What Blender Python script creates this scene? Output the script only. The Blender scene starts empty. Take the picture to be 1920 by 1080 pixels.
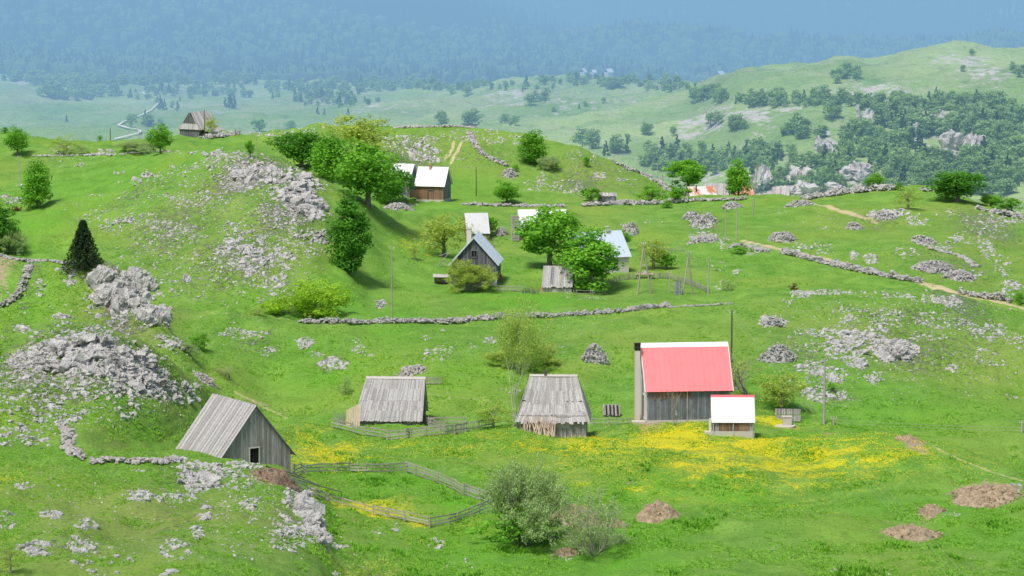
import bpy, math, random
import numpy as np
from mathutils import Vector, Matrix
from mathutils.bvhtree import BVHTree
random.seed(7)
R = math.radians
F = 5333.33            # focal length in the photo's pixels
TH = R(7.0)            # camera looks 7 degrees down
CT, ST = math.cos(TH), math.sin(TH)
sc = bpy.context.scene
col = sc.collection

# ------------------------------------------------------------ optics
def unproj(u, v, y):
    """points (world) seen at photo pixel (u,v) at ground distance y"""
    a = (np.asarray(u, float) - 960) / F
    b = (540 - np.asarray(v, float)) / F
    dy = CT + b * ST
    dz = -ST + b * CT
    return np.stack([a / dy * y, np.asarray(y, float) + 0 * a, dz / dy * y], -1)

def proj(p):
    d = p[1] * CT - p[2] * ST
    return 960 + F * p[0] / d, 540 - F * (p[1] * ST + p[2] * CT) / d

# ------------------------------------------------------------ noise
def _hash(ix, iy, s):
    h = (ix.astype(np.int64) * 374761393 + iy.astype(np.int64) * 668265263 + s * 974634777) & 0xffffffff
    h = ((h ^ (h >> 13)) * 1274126177) & 0xffffffff
    return ((h ^ (h >> 16)) & 0xffff) / 65535.0 * 2 - 1
def vnoise(x, y, s=0):
    x = np.asarray(x, float); y = np.asarray(y, float)
    ix = np.floor(x); iy = np.floor(y); fx = x - ix; fy = y - iy
    fx = fx * fx * fx * (fx * (fx * 6 - 15) + 10); fy = fy * fy * fy * (fy * (fy * 6 - 15) + 10)
    a = _hash(ix, iy, s); b = _hash(ix + 1, iy, s); c = _hash(ix, iy + 1, s); d = _hash(ix + 1, iy + 1, s)
    return (a * (1 - fx) + b * fx) * (1 - fy) + (c * (1 - fx) + d * fx) * fy
def fbm(x, y, o=4, s=0):
    t = 0; a = 1.0
    for i in range(o):
        t = t + a * vnoise(x * 2 ** i, y * 2 ** i, s + i * 13); a *= .5
    return t

def pchip(xk, yk, x):
    """monotone cubic; xk (K,), yk (K,...), x (N,) inside xk"""
    xk = np.asarray(xk, float); yk = np.asarray(yk, float)
    if yk.ndim == 1: yk = yk[:, None]; sq = True
    else: sq = False
    h = np.diff(xk)[:, None]; dl = np.diff(yk, axis=0) / h
    m = np.zeros_like(yk)
    if len(xk) > 2:
        w1 = 2 * h[1:] + h[:-1]; w2 = h[1:] + 2 * h[:-1]
        same = (dl[:-1] * dl[1:]) > 0
        with np.errstate(divide='ignore', invalid='ignore'):
            hm = (w1 + w2) / (w1 / dl[:-1] + w2 / dl[1:])
        m[1:-1] = np.where(same, hm, 0)
    m[0] = dl[0]; m[-1] = dl[-1]
    i = np.clip(np.searchsorted(xk, x) - 1, 0, len(xk) - 2)
    t = ((x - xk[i]) / (xk[i + 1] - xk[i]))[:, None]; hh = h[i]
    r = (2*t**3 - 3*t**2 + 1) * yk[i] + (t**3 - 2*t**2 + t) * hh * m[i] + (-2*t**3 + 3*t**2) * yk[i+1] + (t**3 - t**2) * hh * m[i+1]
    return r[:, 0] if sq else r

# ------------------------------------------------------------ object helpers
def tag(o, label=None, cat=None, group=None, kind=None):
    if label: o['label'] = label
    if cat: o['category'] = cat
    if group: o['group'] = group
    if kind: o['kind'] = kind
    return o
def empty(name, loc, rz=0):
    o = bpy.data.objects.new(name, None); col.objects.link(o)
    o.location = loc; o.rotation_euler = (0, 0, rz); o.empty_display_size = .5
    return o
def mesh_np(name, V, faces, mat, attrs=None, smooth=False, cattrs=None):
    """V (n,3); faces list of (m,k) int arrays; attrs face floats; cattrs point colours"""
    me = bpy.data.meshes.new(name)
    faces = [np.asarray(f, np.int32) for f in faces if len(f)]
    me.vertices.add(len(V)); me.vertices.foreach_set('co', np.asarray(V, np.float32).ravel())
    nl = sum(f.size for f in faces); nf = sum(len(f) for f in faces)
    me.loops.add(nl); me.polygons.add(nf)
    me.loops.foreach_set('vertex_index', np.concatenate([f.ravel() for f in faces]))
    cnt = np.concatenate([np.full(len(f), f.shape[1], np.int32) for f in faces])
    me.polygons.foreach_set('loop_start', np.concatenate([[0], np.cumsum(cnt)[:-1]]).astype(np.int32))
    me.polygons.foreach_set('use_smooth', np.full(nf, smooth, bool))
    me.update(calc_edges=True)
    for k, a in (attrs or {}).items():
        at = me.attributes.new(k, 'FLOAT', 'FACE'); at.data.foreach_set('value', np.asarray(a, np.float32))
    for k, a in (cattrs or {}).items():
        at = me.attributes.new(k, 'FLOAT_COLOR', 'POINT'); at.data.foreach_set('color', np.asarray(a, np.float32).ravel())
    if mat: me.materials.append(mat)
    return me
def link(name, me, parent=None):
    o = bpy.data.objects.new(name, me); col.objects.link(o)
    if parent: o.parent = parent
    return o
def copy_tree(o, parent=None):
    c = o.copy(); col.objects.link(c)
    if parent: c.parent = parent
    for ch in o.children: copy_tree(ch, c)
    return c

class MB:
    """collects slabs, boxes and tubes into one mesh, with a tint per piece"""
    def __init__(s): s.V = []; s.F4 = []; s.F3 = []; s.t4 = []; s.t3 = []; s.n = 0
    def add(s, V, F4=(), F3=(), tint=.5):
        for f in F4: s.F4.append([i + s.n for i in f]); s.t4.append(tint)
        for f in F3: s.F3.append([i + s.n for i in f]); s.t3.append(tint)
        s.V.extend([tuple(p) for p in V]); s.n += len(V)
    def slab(s, p0, p1, p2, p3, th, tint=.5):
        p = [Vector(q) for q in (p0, p1, p2, p3)]
        n = (p[1] - p[0]).cross(p[3] - p[0])
        if n.length < 1e-9: n = (p[2] - p[1]).cross(p[3] - p[1])
        n = n.normalized() * th
        V = p + [q - n for q in p]
        s.add(V, [(0,1,2,3), (7,6,5,4), (0,4,5,1), (1,5,6,2), (2,6,7,3), (3,7,4,0)], tint=tint)
    def box(s, x0, x1, y0, y1, z0, z1, tint=.5):
        V = [(x0,y0,z0),(x1,y0,z0),(x1,y1,z0),(x0,y1,z0),(x0,y0,z1),(x1,y0,z1),(x1,y1,z1),(x0,y1,z1)]
        s.add(V, [(3,2,1,0),(4,5,6,7),(0,1,5,4),(1,2,6,5),(2,3,7,6),(3,0,4,7)], tint=tint)
    def bar(s, a, b, w, h, tint=.5, up=(0,0,1)):
        a = Vector(a); b = Vector(b); d = (b - a).normalized(); u = Vector(up)
        if abs(d.dot(u)) > .95: u = Vector((0, 1, 0))
        sx = d.cross(u).normalized() * w / 2; sz = sx.cross(d).normalized() * h / 2
        V = [a-sx-sz, a+sx-sz, a+sx+sz, a-sx+sz, b-sx-sz, b+sx-sz, b+sx+sz, b-sx+sz]
        s.add(V, [(0,3,2,1),(4,5,6,7),(0,1,5,4),(1,2,6,5),(2,3,7,6),(3,0,4,7)], tint=tint)
    def tube(s, pts, rad, k=6, tint=.5, cap=True):
        pts = [Vector(p) for p in pts]; V = []; F = []
        for i, p in enumerate(pts):
            d = (pts[min(i+1, len(pts)-1)] - pts[max(i-1, 0)]).normalized()
            u = Vector((1,0,0)) if abs(d.x) < .8 else Vector((0,1,0))
            a = d.cross(u).normalized(); b = d.cross(a)
            for j in range(k):
                t = 2*math.pi*j/k; V.append(p + (a*math.cos(t) + b*math.sin(t)) * rad[i])
        for i in range(len(pts)-1):
            for j in range(k): F.append((i*k+j, i*k+(j+1)%k, (i+1)*k+(j+1)%k, (i+1)*k+j))
        T = []
        if cap:
            V.append(pts[-1]); c = len(V)-1
            for j in range(k): T.append(((len(pts)-1)*k+j, (len(pts)-1)*k+(j+1)%k, c))
        s.add(V, F, T, tint)
    def mesh(s, name, mat, smooth=False):
        return mesh_np(name, np.array(s.V), [np.array(s.F4).reshape(-1,4), np.array(s.F3).reshape(-1,3)], mat, {'tint': s.t4 + s.t3}, smooth)
    def build(s, name, mat, parent=None, smooth=False):
        return link(name, s.mesh(name, mat, smooth), parent)

# ------------------------------------------------------------ materials
class NT:
    def __init__(s, name):
        s.m = bpy.data.materials.new(name); s.m.use_nodes = True; s.t = s.m.node_tree; s.t.nodes.clear()
        s.out = s.t.nodes.new('ShaderNodeOutputMaterial')
    def n(s, typ, ins=None, **kw):
        nd = s.t.nodes.new('ShaderNode' + typ)
        for k, v in kw.items(): setattr(nd, k, v)
        for k, v in (ins or {}).items():
            sk = nd.inputs[k]
            if isinstance(v, bpy.types.NodeSocket): s.t.links.new(v, sk)
            else: sk.default_value = v
        return nd
    def math(s, op, a, b=0.0, c=0.0, clamp=False):
        return s.n('Math', {0: a, 1: b, 2: c}, operation=op, use_clamp=clamp).outputs[0]
    def mix(s, f, a, b, blend='MIX'):
        nd = s.n('Mix', data_type='RGBA', blend_type=blend)
        for k, v in ((0, f), (6, a), (7, b)):
            if isinstance(v, bpy.types.NodeSocket): s.t.links.new(v, nd.inputs[k])
            else: nd.inputs[k].default_value = (v if k == 0 or len(v) == 4 else (*v, 1))
        return nd.outputs[2]
    def noise(s, scale, detail=3, rough=.55, vec=None, dist=0):
        i = {'Scale': scale, 'Detail': detail, 'Roughness': rough, 'Distortion': dist}
        if vec is not None: i['Vector'] = vec
        return s.n('TexNoise', i).outputs['Fac']
    def step(s, x, lo, hi):
        return s.n('MapRange', {0: x, 1: lo, 2: hi, 3: 0.0, 4: 1.0}, interpolation_type='SMOOTHSTEP').outputs[0]
    def objc(s, sx=1, sy=1, sz=1):
        tc = s.n('TexCoord').outputs['Object']
        return s.n('Mapping', {'Vector': tc, 'Scale': (sx, sy, sz)}).outputs[0]
    def attr(s, name): return s.n('Attribute', attribute_name=name)
    def surf(s, colr, rough=.9, bump=None, bs=.3, bd=.05, trans=None, metal=0.0, spec=.3):
        b = s.n('BsdfPrincipled', {'Base Color': colr if isinstance(colr, bpy.types.NodeSocket) else (*colr, 1), 'Roughness': rough, 'Metallic': metal, 'Specular IOR Level': spec})
        if bump is not None:
            bn = s.n('Bump', {'Height': bump, 'Strength': bs, 'Distance': bd}); s.t.links.new(bn.outputs[0], b.inputs['Normal'])
        o = b.outputs[0]
        if trans is not None:
            tr = s.n('BsdfTranslucent', {'Color': trans if isinstance(trans, bpy.types.NodeSocket) else (*trans, 1)})
            o = s.n('MixShader', {0: .4, 1: o, 2: tr.outputs[0]}).outputs[0]
        s.t.links.new(o, s.out.inputs[0])
        return s.m

def wood(name, a, b, dark, grain=(1, 1, .12), sc_=9, stain=.5, rough=.9, streak=True):
    """weathered boards: tint per board, grain along local z, stains"""
    t = NT(name)
    ti = t.attr('tint').outputs['Fac']
    v = t.objc(*grain)
    g = t.noise(sc_, 4, .7, v)
    c = t.mix(ti, a, b)
    c = t.mix(t.step(g, .35, .75), c, t.mix(.55, c, dark))
    s2 = t.noise(1.1, 3, .6, t.objc(1, 1, .5))
    c = t.mix(t.math('MULTIPLY', t.step(s2, .5, .8), stain), c, dark)
    return t.surf(c, rough, g, .4, .02)

M = {}
def mats():
    M['grey_boards'] = wood('grey_boards', (.24,.225,.21), (.45,.43,.40), (.09,.08,.075))
    M['roof_boards'] = wood('roof_boards', (.32,.30,.29), (.56,.54,.52), (.14,.13,.125), grain=(1,1,.35), stain=.3)
    M['pale_boards'] = wood('pale_boards', (.40,.37,.34), (.60,.56,.51), (.22,.19,.17), stain=.35)
    M['dark_boards'] = wood('dark_boards', (.085,.09,.10), (.22,.225,.235), (.03,.028,.028))
    M['blue_boards'] = wood('blue_boards', (.13,.15,.17), (.27,.29,.31), (.06,.05,.045))
    M['brown_boards'] = wood('brown_boards', (.22,.12,.075), (.36,.22,.14), (.08,.045,.03))
    M['fence_wood'] = wood('fence_wood', (.33,.31,.25), (.52,.49,.42), (.17,.16,.12), stain=.3)
    M['fresh_wood'] = wood('fresh_wood', (.50,.38,.27), (.66,.53,.41), (.3,.22,.16), stain=.2)
    M['pole_wood'] = wood('pole_wood', (.30,.28,.23), (.42,.39,.33), (.16,.14,.11), stain=.2)
    M['dark_pole'] = wood('dark_pole', (.07,.06,.055), (.12,.10,.09), (.04,.035,.03))
    def metal(name, c, c2, rust=None, amt=.1):
        t = NT(name); ti = t.attr('tint').outputs['Fac']
        cc = t.mix(ti, c, c2)
        n = t.noise(.8, 5, .65, t.objc(1.5, 1.5, .4))
        d = t.mix(t.math('MULTIPLY', t.step(n, .45, .75), .35), cc, tuple(x*.72 for x in c))
        if rust:
            n2 = t.noise(.55, 5, .7, t.objc(1, 1, .35))
            d = t.mix(t.step(n2, .62-amt, .66-amt+.06), d, rust)
        M[name] = t.surf(d, .55, t.noise(3, 2), .1, .02, spec=.35)
    metal('red_sheet', (.86,.195,.205), (.88,.215,.225))
    metal('white_sheet', (.74,.74,.76), (.80,.80,.81), (.50,.45,.40), -.03)
    metal('bluegrey_sheet', (.46,.54,.62), (.56,.63,.70), (.36,.30,.27), -.02)
    metal('rust_sheet', (.60,.56,.54), (.68,.64,.62), (.50,.20,.10), .11)
    metal('orange_sheet', (.58,.25,.16), (.62,.30,.2), (.66,.60,.55), .05)
    metal('bluegrey_sheet_pale', (.52,.52,.53), (.62,.62,.62), (.40,.38,.35), -.02)
    metal('orange_sheet_dark', (.26,.10,.05), (.32,.14,.07))
    metal('red_trim', (.62,.10,.12), (.66,.12,.14))
    def plaster(name, c, d, amt=.5):
        t = NT(name); n = t.noise(1.4, 5, .65)
        M[name] = t.surf(t.mix(t.math('MULTIPLY', t.step(n, .45, .75), amt), c, d), .9, t.noise(12, 3), .3, .02)
    plaster('white_plaster', (.66,.64,.60), (.40,.37,.33))
    plaster('cream_plaster', (.60,.55,.47), (.40,.36,.30))
    plaster('concrete', (.52,.48,.41), (.34,.31,.27))
    plaster('black_soot', (.025,.023,.022), (.012,.012,.012))
    plaster('brick_red', (.50,.24,.16), (.35,.17,.12))
    plaster('dark_void', (.012,.011,.010), (.006,.006,.006))  # near-black colour for the shade inside openings and behind boards
    plaster('red_paint', (.33,.035,.03), (.2,.025,.02))
    plaster('glass_dark', (.03,.035,.04), (.05,.055,.06))
    # limestone
    def stone(name, a, b, dk, s1=1.3):
        t = NT(name); ti = t.attr('tint').outputs['Fac']
        w = t.n('NewGeometry').outputs['Position']
        n1 = t.noise(s1, 5, .7, w); n2 = t.noise(s1*6, 4, .7, w)
        c = t.mix(t.step(n1, .3, .7), a, b)
        c = t.mix(t.math('MULTIPLY', t.step(n2, .48, .68), .75), c, dk)
        c = t.mix(t.math('MULTIPLY', ti, .35), c, (.58,.56,.52))
        M[name] = t.surf(c, .95, n2, 1, .2)
    stone('limestone', (.42,.41,.385), (.68,.665,.63), (.15,.145,.125))
    stone('cliff_stone', (.40,.36,.33), (.66,.61,.57), (.20,.19,.18), .25)
    stone('pale_stone', (.46,.43,.39), (.64,.60,.55), (.25,.22,.19), 2)
    stone('pile_stone', (.42,.405,.38), (.62,.60,.57), (.18,.17,.15), 2.2)
    def soil(name, a, b):
        t = NT(name); w = t.n('NewGeometry').outputs['Position']
        n = t.noise(2.2, 6, .75, w); n2 = t.noise(9, 3, .7, w)
        M[name] = t.surf(t.mix(t.step(n, .3, .7), t.mix(n2, a, b), tuple(x*.5 for x in a)), 1.0, n2, 1, .15)
    soil('brown_earth', (.44,.33,.20), (.64,.51,.35))
    soil('manure', (.29,.20,.13), (.46,.34,.24))
    soil('track_dirt', (.46,.38,.25), (.58,.49,.34))
    soil('gravel_road', (.93,.89,.82), (.97,.94,.88))
    # foliage
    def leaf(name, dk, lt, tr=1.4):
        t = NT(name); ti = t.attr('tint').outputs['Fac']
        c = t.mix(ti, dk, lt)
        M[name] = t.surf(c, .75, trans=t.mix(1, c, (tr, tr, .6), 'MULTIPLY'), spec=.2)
    leaf('leaf_green', (.06,.20,.018), (.24,.54,.05))
    leaf('leaf_bright', (.07,.25,.02), (.28,.58,.06))
    leaf('leaf_dark', (.035,.14,.016), (.14,.38,.035))
    leaf('leaf_yellow', (.19,.36,.02), (.44,.66,.06))
    leaf('leaf_pale', (.22,.33,.06), (.50,.64,.16))
    leaf('leaf_olive', (.22,.32,.045), (.50,.60,.13))
    leaf('leaf_grey', (.22,.33,.12), (.46,.60,.27))
    leaf('needle_dark', (.018,.045,.018), (.05,.11,.035))
    leaf('far_leaf', (.10,.22,.07), (.36,.52,.19))
    leaf('mountain_leaf', (.05,.12,.04), (.16,.27,.10))
    leaf('far_pine', (.02,.065,.035), (.06,.15,.07))
    leaf('far_forest', (.012,.035,.018), (.05,.12,.035))
    leaf('tuft', (.07,.23,.02), (.36,.66,.08))
    leaf('petal', (.82,.60,.01), (.95,.78,.03), 1.0)
    leaf('russet_leaf', (.13,.07,.03), (.25,.15,.06))
    t = NT('bark'); M['bark'] = t.surf(t.mix(t.noise(8, 4), (.12,.095,.075), (.25,.21,.18)), .95)
    t = NT('grey_bark'); M['grey_bark'] = t.surf(t.mix(t.noise(8, 4), (.22,.20,.17), (.38,.35,.31)), .95)
    t = NT('birch_bark'); M['birch_bark'] = t.surf(t.mix(t.step(t.noise(6, 4), .55, .7), (.66,.63,.57), (.2,.18,.15)), .9)
    t = NT('cable'); M['cable'] = t.surf((.30,.34,.24), .6)
mats()
# ============================================================ TERRAIN
# key lines of the land, near to far; each a list of (u, v, distance)
LAY = [
 (1, [(-400,1700,105),(600,1700,110),(1000,1600,135),(2320,1600,135)]),
 (22, [(-400,1080,162),(0,1080,165),(500,1080,170),(590,1085,178),(660,1100,195),(800,1100,203),(1200,1090,205),(1920,1085,205),(2320,1085,205)]),
 (44, [(-400,905,200),(0,890,205),(130,866,210),(250,868,216),(330,866,220),(430,878,224),(480,890,224),(520,902,222),(560,930,218),(600,990,208),(640,1035,208),(700,1020,216),(800,1010,219),(1000,985,224),(1400,985,226),(1920,985,226),(2320,985,226)]),
 (26, [(-400,880,212),(0,868,214),(150,855,220),(330,855,235),(430,868,244),(500,874,245),(560,888,246),(700,900,246),(1000,880,250),(1400,875,250),(1700,880,248),(1920,930,238),(2320,960,235)]),
 (30, [(-400,740,236),(0,740,236),(150,735,236),(280,760,240),(380,800,250),(450,845,258),(560,855,258),(800,845,262),(1000,838,263),(1400,835,263),(1700,848,256),(1920,915,242),(2320,950,240)]),
 (30, [(-400,650,248),(0,652,247),(60,638,247),(100,625,247),(170,616,248),(240,633,249),(300,675,252),(350,720,256),(400,760,262),(460,800,266),(560,812,270),(800,805,273),(1000,802,275),(1200,800,276),(1400,798,276),(1500,801,274),(1740,829,264),(1840,868,255),(1920,902,247),(2320,960,243)]),
 (12, [(-400,720,272),(0,720,272),(170,715,273),(300,755,278),(380,785,280),(460,800,280),(560,795,283),(800,785,285),(1200,786,285),(1500,803,284),(1740,834,280),(1840,866,272),(1920,895,266),(2320,950,260)]),
 (30, [(-400,580,300),(0,580,300),(130,585,300),(250,640,296),(350,715,293),(450,760,292),(540,770,293),(700,735,295),(1000,728,297),(1400,725,299),(1740,760,297),(1920,800,290),(2320,880,280)]),
 (30, [(-400,465,322),(0,478,318),(60,488,315),(130,490,313),(200,505,308),(250,548,304),(310,605,302),(350,650,301),(400,695,301),(480,725,303),(560,710,305),(700,672,308),(1000,668,310),(1400,662,311),(1740,690,311),(1920,720,308),(2320,800,300)]),
 (10, [(-400,520,340),(0,520,338),(130,535,334),(250,590,322),(310,628,318),(400,655,316),(500,655,317),(700,632,320),(1000,628,322),(1250,612,324),(1480,600,326),(1740,615,326),(1920,650,322),(2320,740,312)]),
 (18, [(-400,540,352),(0,540,350),(130,550,346),(220,568,340),(300,578,335),(420,590,332),(560,602,330),(700,606,331),(950,597,332),(1100,588,334),(1250,577,337),(1380,566,339),(1480,553,341),(1600,552,342),(1720,553,342),(1800,563,342),(1920,588,340),(2320,700,325)]),
 (10, [(-400,545,360),(0,545,358),(130,555,354),(220,571,348),(300,582,343),(420,593,341),(560,602,341),(700,604,343),(950,594,345),(1100,586,348),(1250,577,352),(1380,568,356),(1480,558,360),(1600,556,361),(1720,556,361),(1800,563,359),(1920,583,355),(2320,690,340)]),
 (34, [(-400,455,385),(0,455,382),(150,460,378),(300,480,368),(440,490,362),(560,505,362),(640,530,363),(700,548,366),(850,550,368),(1050,540,374),(1250,528,382),(1480,505,393),(1700,505,393),(1920,540,380),(2320,650,360)]),
 (34, [(-400,365,440),(0,362,440),(150,358,432),(300,350,405),(380,345,396),(440,345,391),(520,365,386),(600,400,384),(680,440,388),(740,455,396),(850,456,410),(1000,458,415),(1250,442,428),(1480,432,435),(1700,432,435),(1920,470,422),(2320,600,395)]),
 (26, [(-400,300,500),(0,294,495),(150,291,490),(300,290,462),(370,290,428),(440,284,412),(480,290,410),(520,306,408),(570,330,406),(620,352,406),(680,382,410),(720,400,418),(760,405,428),(850,405,445),(1000,402,455),(1250,395,470),(1400,386,470),(1600,380,470),(1750,380,465),(1920,425,450),(2320,560,420)]),
 (12, [(-400,302,522),(0,300,518),(300,302,500),(440,315,470),(520,340,458),(620,372,450),(700,396,455),(740,397,462),(800,393,470),(870,388,478),(1000,386,480),(1250,378,488),(1340,374,490),(1400,371,490),(1500,369,490),(1600,362,490),(1680,356,490),(1750,358,488),(1830,378,478),(1920,398,468),(2320,520,440)]),
 (14, [(-400,275,555),(0,276,550),(300,276,545),(440,280,530),(520,295,520),(620,320,505),(700,345,500),(740,350,505),(850,335,512),(1000,340,512),(1100,352,508),(1200,368,504),(1260,377,504),(1320,376,505),(1500,373,510),(1600,368,510),(1700,362,510),(1830,388,510),(1920,420,500),(2320,540,470)]),
 (14, [(-400,258,600),(0,250,600),(60,256,600),(130,264,600),(200,268,600),(300,263,600),(400,256,595),(480,246,585),(560,238,575),(640,235,568),(740,236,560),(850,238,556),(950,243,553),(1040,260,546),(1130,291,538),(1200,322,530),(1260,352,525),(1300,376,522),(1340,377,524),(1400,376,540),(1500,376,540),(1600,372,540),(1750,390,540),(1920,450,530),(2320,560,500)]),
 (10, [(-400,500,780),(0,500,780),(700,490,780),(1100,500,760),(1300,500,740),(1500,520,720),(1920,560,720),(2320,600,700)]),
 (40, [(-400,300,1150),(0,297,1150),(400,295,1150),(700,295,1120),(850,300,1050),(1000,335,960),(1130,370,920),(1280,400,880),(1400,420,850),(1600,430,830),(1920,440,830),(2320,450,830)]),
 (60, [(-400,225,1650),(0,225,1650),(400,222,1650),(700,215,1500),(850,232,1330),(1000,250,1200),(1130,262,1130),(1280,275,1060),(1400,278,1000),(1600,275,960),(1800,270,960),(1920,270,960),(2320,280,960)]),
 (50, [(-400,178,2050),(0,180,2050),(400,178,2050),(700,190,1800),(850,195,1600),(1000,195,1500),(1130,200,1400),(1280,205,1250),(1400,195,1120),(1600,180,1080),(1800,172,1080),(1920,175,1080),(2320,200,1080)]),
 (40, [(-400,150,2350),(0,148,2350),(130,158,2340),(300,165,2300),(500,160,2200),(700,172,2000),(850,168,1900),(980,150,1850),(1080,157,1800),(1200,166,1700),(1280,160,1480),(1350,152,1380),(1440,132,1330),(1520,124,1330),(1590,115,1330),(1620,121,1330),(1700,108,1330),(1790,97,1330),(1850,103,1330),(1920,103,1330),(2320,108,1330)]),
 (8, [(-400,150,2500),(0,149,2500),(300,167,2450),(700,174,2300),(980,165,2300),(1280,180,2200),(1600,190,2200),(1920,190,2200),(2320,190,2200)]),
 (60, [(-400,110,2850),(0,112,2850),(500,125,2850),(980,132,2850),(1200,140,2850),(1280,146,2850),(1600,150,2850),(2320,150,2850)]),
 (50, [(-400,-320,4000),(0,-240,3950),(300,-160,3900),(500,-80,3800),(640,-20,3700),(760,2,3600),(860,12,3500),(950,32,3400),(1020,52,3350),(1100,62,3300),(1280,78,3250),(1500,108,3150),(1700,122,3100),(1920,128,3050),(2320,140,3000)]),
 (8, [(-400,-100,4300),(0,-60,4300),(500,20,4250),(860,60,4000),(1280,120,3700),(2320,150,3600)]),
 (50, [(-400,-420,5400),(0,-400,5400),(600,-300,5200),(1000,-220,4900),(1500,-180,4700),(2320,-160,4700)]),
 (6, [(-400,-330,8500),(2320,-330,8500)]),
]
US = 5.0
U = np.arange(-400, 2321, US)
kv = []; kd = []
for n, pts in LAY:
    a = np.array(pts, float)
    kv.append(pchip(a[:,0], a[:,1], U)); kd.append(np.log(pchip(a[:,0], a[:,2], U)))
kv = np.array(kv); kd = np.array(kd)
kk = [0.0]
bounds = [0]
for k in range(1, len(LAY)):
    n = max(LAY[k][0], 1)
    kk += list(k - 1 + np.arange(1, n + 1) / n)
    bounds.append(len(kk) - 1)
kk = np.array(kk)
K = np.arange(len(LAY))
# monotone distance
for k in range(1, len(LAY)): kd[k] = np.maximum(kd[k], kd[k-1] + .008)
Vv = pchip(K, kv, kk); Dd = np.exp(pchip(K, kd, kk))
P = unproj(U[None, :] + 0*Vv, Vv, Dd)      # rows x cols x 3
X, Y, Z = P[..., 0].copy(), P[..., 1].copy(), P[..., 2].copy()
near = np.clip((640 - Y) / 60, 0, 1)
Z += near * (.60 * fbm(X/17, Y/17, 2, 41) + .44 * fbm(X/6.5, Y/6.5, 3, 1) + .10 * fbm(X/1.5, Y/1.5, 3, 5))
Z += near * .075 * np.sin(Z*2*np.pi/.85 + 2.5*fbm(X/12, Y/12, 3, 61)) * np.clip(.5 + fbm(X/20, Y/20, 2, 63), 0, 1)
lm = near * np.clip((-X - 8)/14, 0, 1) * np.clip(np.hypot((X + 20)/12, (Y - 232)/14) - .6, 0, 1)
Z += lm * (.9 * (1 - 2*np.abs(fbm(X/7.5, Y/15, 2, 71)))* .5 + .3*(1 - 2*np.abs(fbm(X/3, Y/6, 2, 73)))*.5)
mid = np.clip((Y - 700)/200, 0, 1) * np.clip((2450 - Y)/100, 0, 1)
Z += mid * (5.0 * fbm(X/70, Y/70, 4, 9) + 1.2 * (1 - np.abs(fbm(X/14, Y/14, 3, 11))))
far = np.clip((Y - 2600)/300, 0, 1)
Z += far * 22 * fbm(X/260, Y/260, 4, 21)
NR, NC = X.shape

# the same surface for ray casting
idx = np.arange(NR*NC).reshape(NR, NC)
quads = np.stack([idx[:-1,:-1], idx[:-1,1:], idx[1:,1:], idx[1:,:-1]], -1).reshape(-1, 4)
Vall = np.stack([X, Y, Z], -1).reshape(-1, 3)
sub = (slice(None, None, 1), slice(None, None, 3))
si = idx[sub]; sV = Vall[si.ravel()]; sn = np.arange(si.size).reshape(si.shape)
sq = np.stack([sn[:-1,:-1], sn[:-1,1:], sn[1:,1:], sn[1:,:-1]], -1).reshape(-1, 4)
BVH = BVHTree.FromPolygons([tuple(p) for p in sV.tolist()], sq.tolist())
def hit(u, v, ymin=0):
    a = (u - 960)/F; b = (540 - v)/F
    d = Vector((a, CT + b*ST, -ST + b*CT)).normalized()
    o = Vector((0,0,0)) if not ymin else d * (ymin / d.y)
    r = BVH.ray_cast(o, d)
    return r[0]
def gz(x, y):
    r = BVH.ray_cast(Vector((x, y, 2500)), Vector((0,0,-1)))
    return r[0].z if r[0] else None
def gnorm(x, y):
    r = BVH.ray_cast(Vector((x, y, 2500)), Vector((0,0,-1)))
    return r[1] if r[0] else Vector((0,0,1))
def ppm(p): return F / (p[1]*CT - p[2]*ST)     # photo pixels per metre

# ---- ground cover painted on the sheet, in world metres
ch = {k: np.zeros((NR, NC)) for k in ('dry','flower','dirt','rock','lush','path')}
def blob(c, u, v, ru, rv, s=1.0, ymin=0, cap=60):
    h = hit(u, v, ymin)
    if h is None: return
    rx = ru / ppm(h)
    h1 = hit(u, v + rv*.7, ymin); h2 = hit(u, v - rv*.7, ymin)
    ry = cap
    if h1 and h2: ry = min(max(abs(h2.y - h1.y) / 1.4, rx*.25), cap)
    m = (np.abs(X - h.x) < rx*2.2) & (np.abs(Y - h.y) < ry*2.2)
    dx = (X[m] - h.x)/rx; dy = (Y[m] - h.y)/ry
    w = np.exp(-(dx*dx + dy*dy)*1.1) * s
    ch[c][m] = np.maximum(ch[c][m], w)
def stroke(c, pts, w, s=1.0, ymin=0):
    W = wpath(pts, ymin)
    x0, x1 = min(p.x for p in W) - 4*w, max(p.x for p in W) + 4*w
    y0, y1 = min(p.y for p in W) - 4*w, max(p.y for p in W) + 4*w
    m = (X > x0) & (X < x1) & (Y > y0) & (Y < y1)
    xx = X[m]; yy = Y[m]; best = np.full(xx.shape, 1e9)
    for a, b in zip(W[:-1], W[1:]):
        dx, dy = b.x - a.x, b.y - a.y; L = dx*dx + dy*dy + 1e-9
        t = np.clip(((xx - a.x)*dx + (yy - a.y)*dy)/L, 0, 1)
        best = np.minimum(best, np.hypot(xx - a.x - t*dx, yy - a.y - t*dy))
    ch[c][m] = np.maximum(ch[c][m], np.exp(-(best/w)**2) * s)
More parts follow.
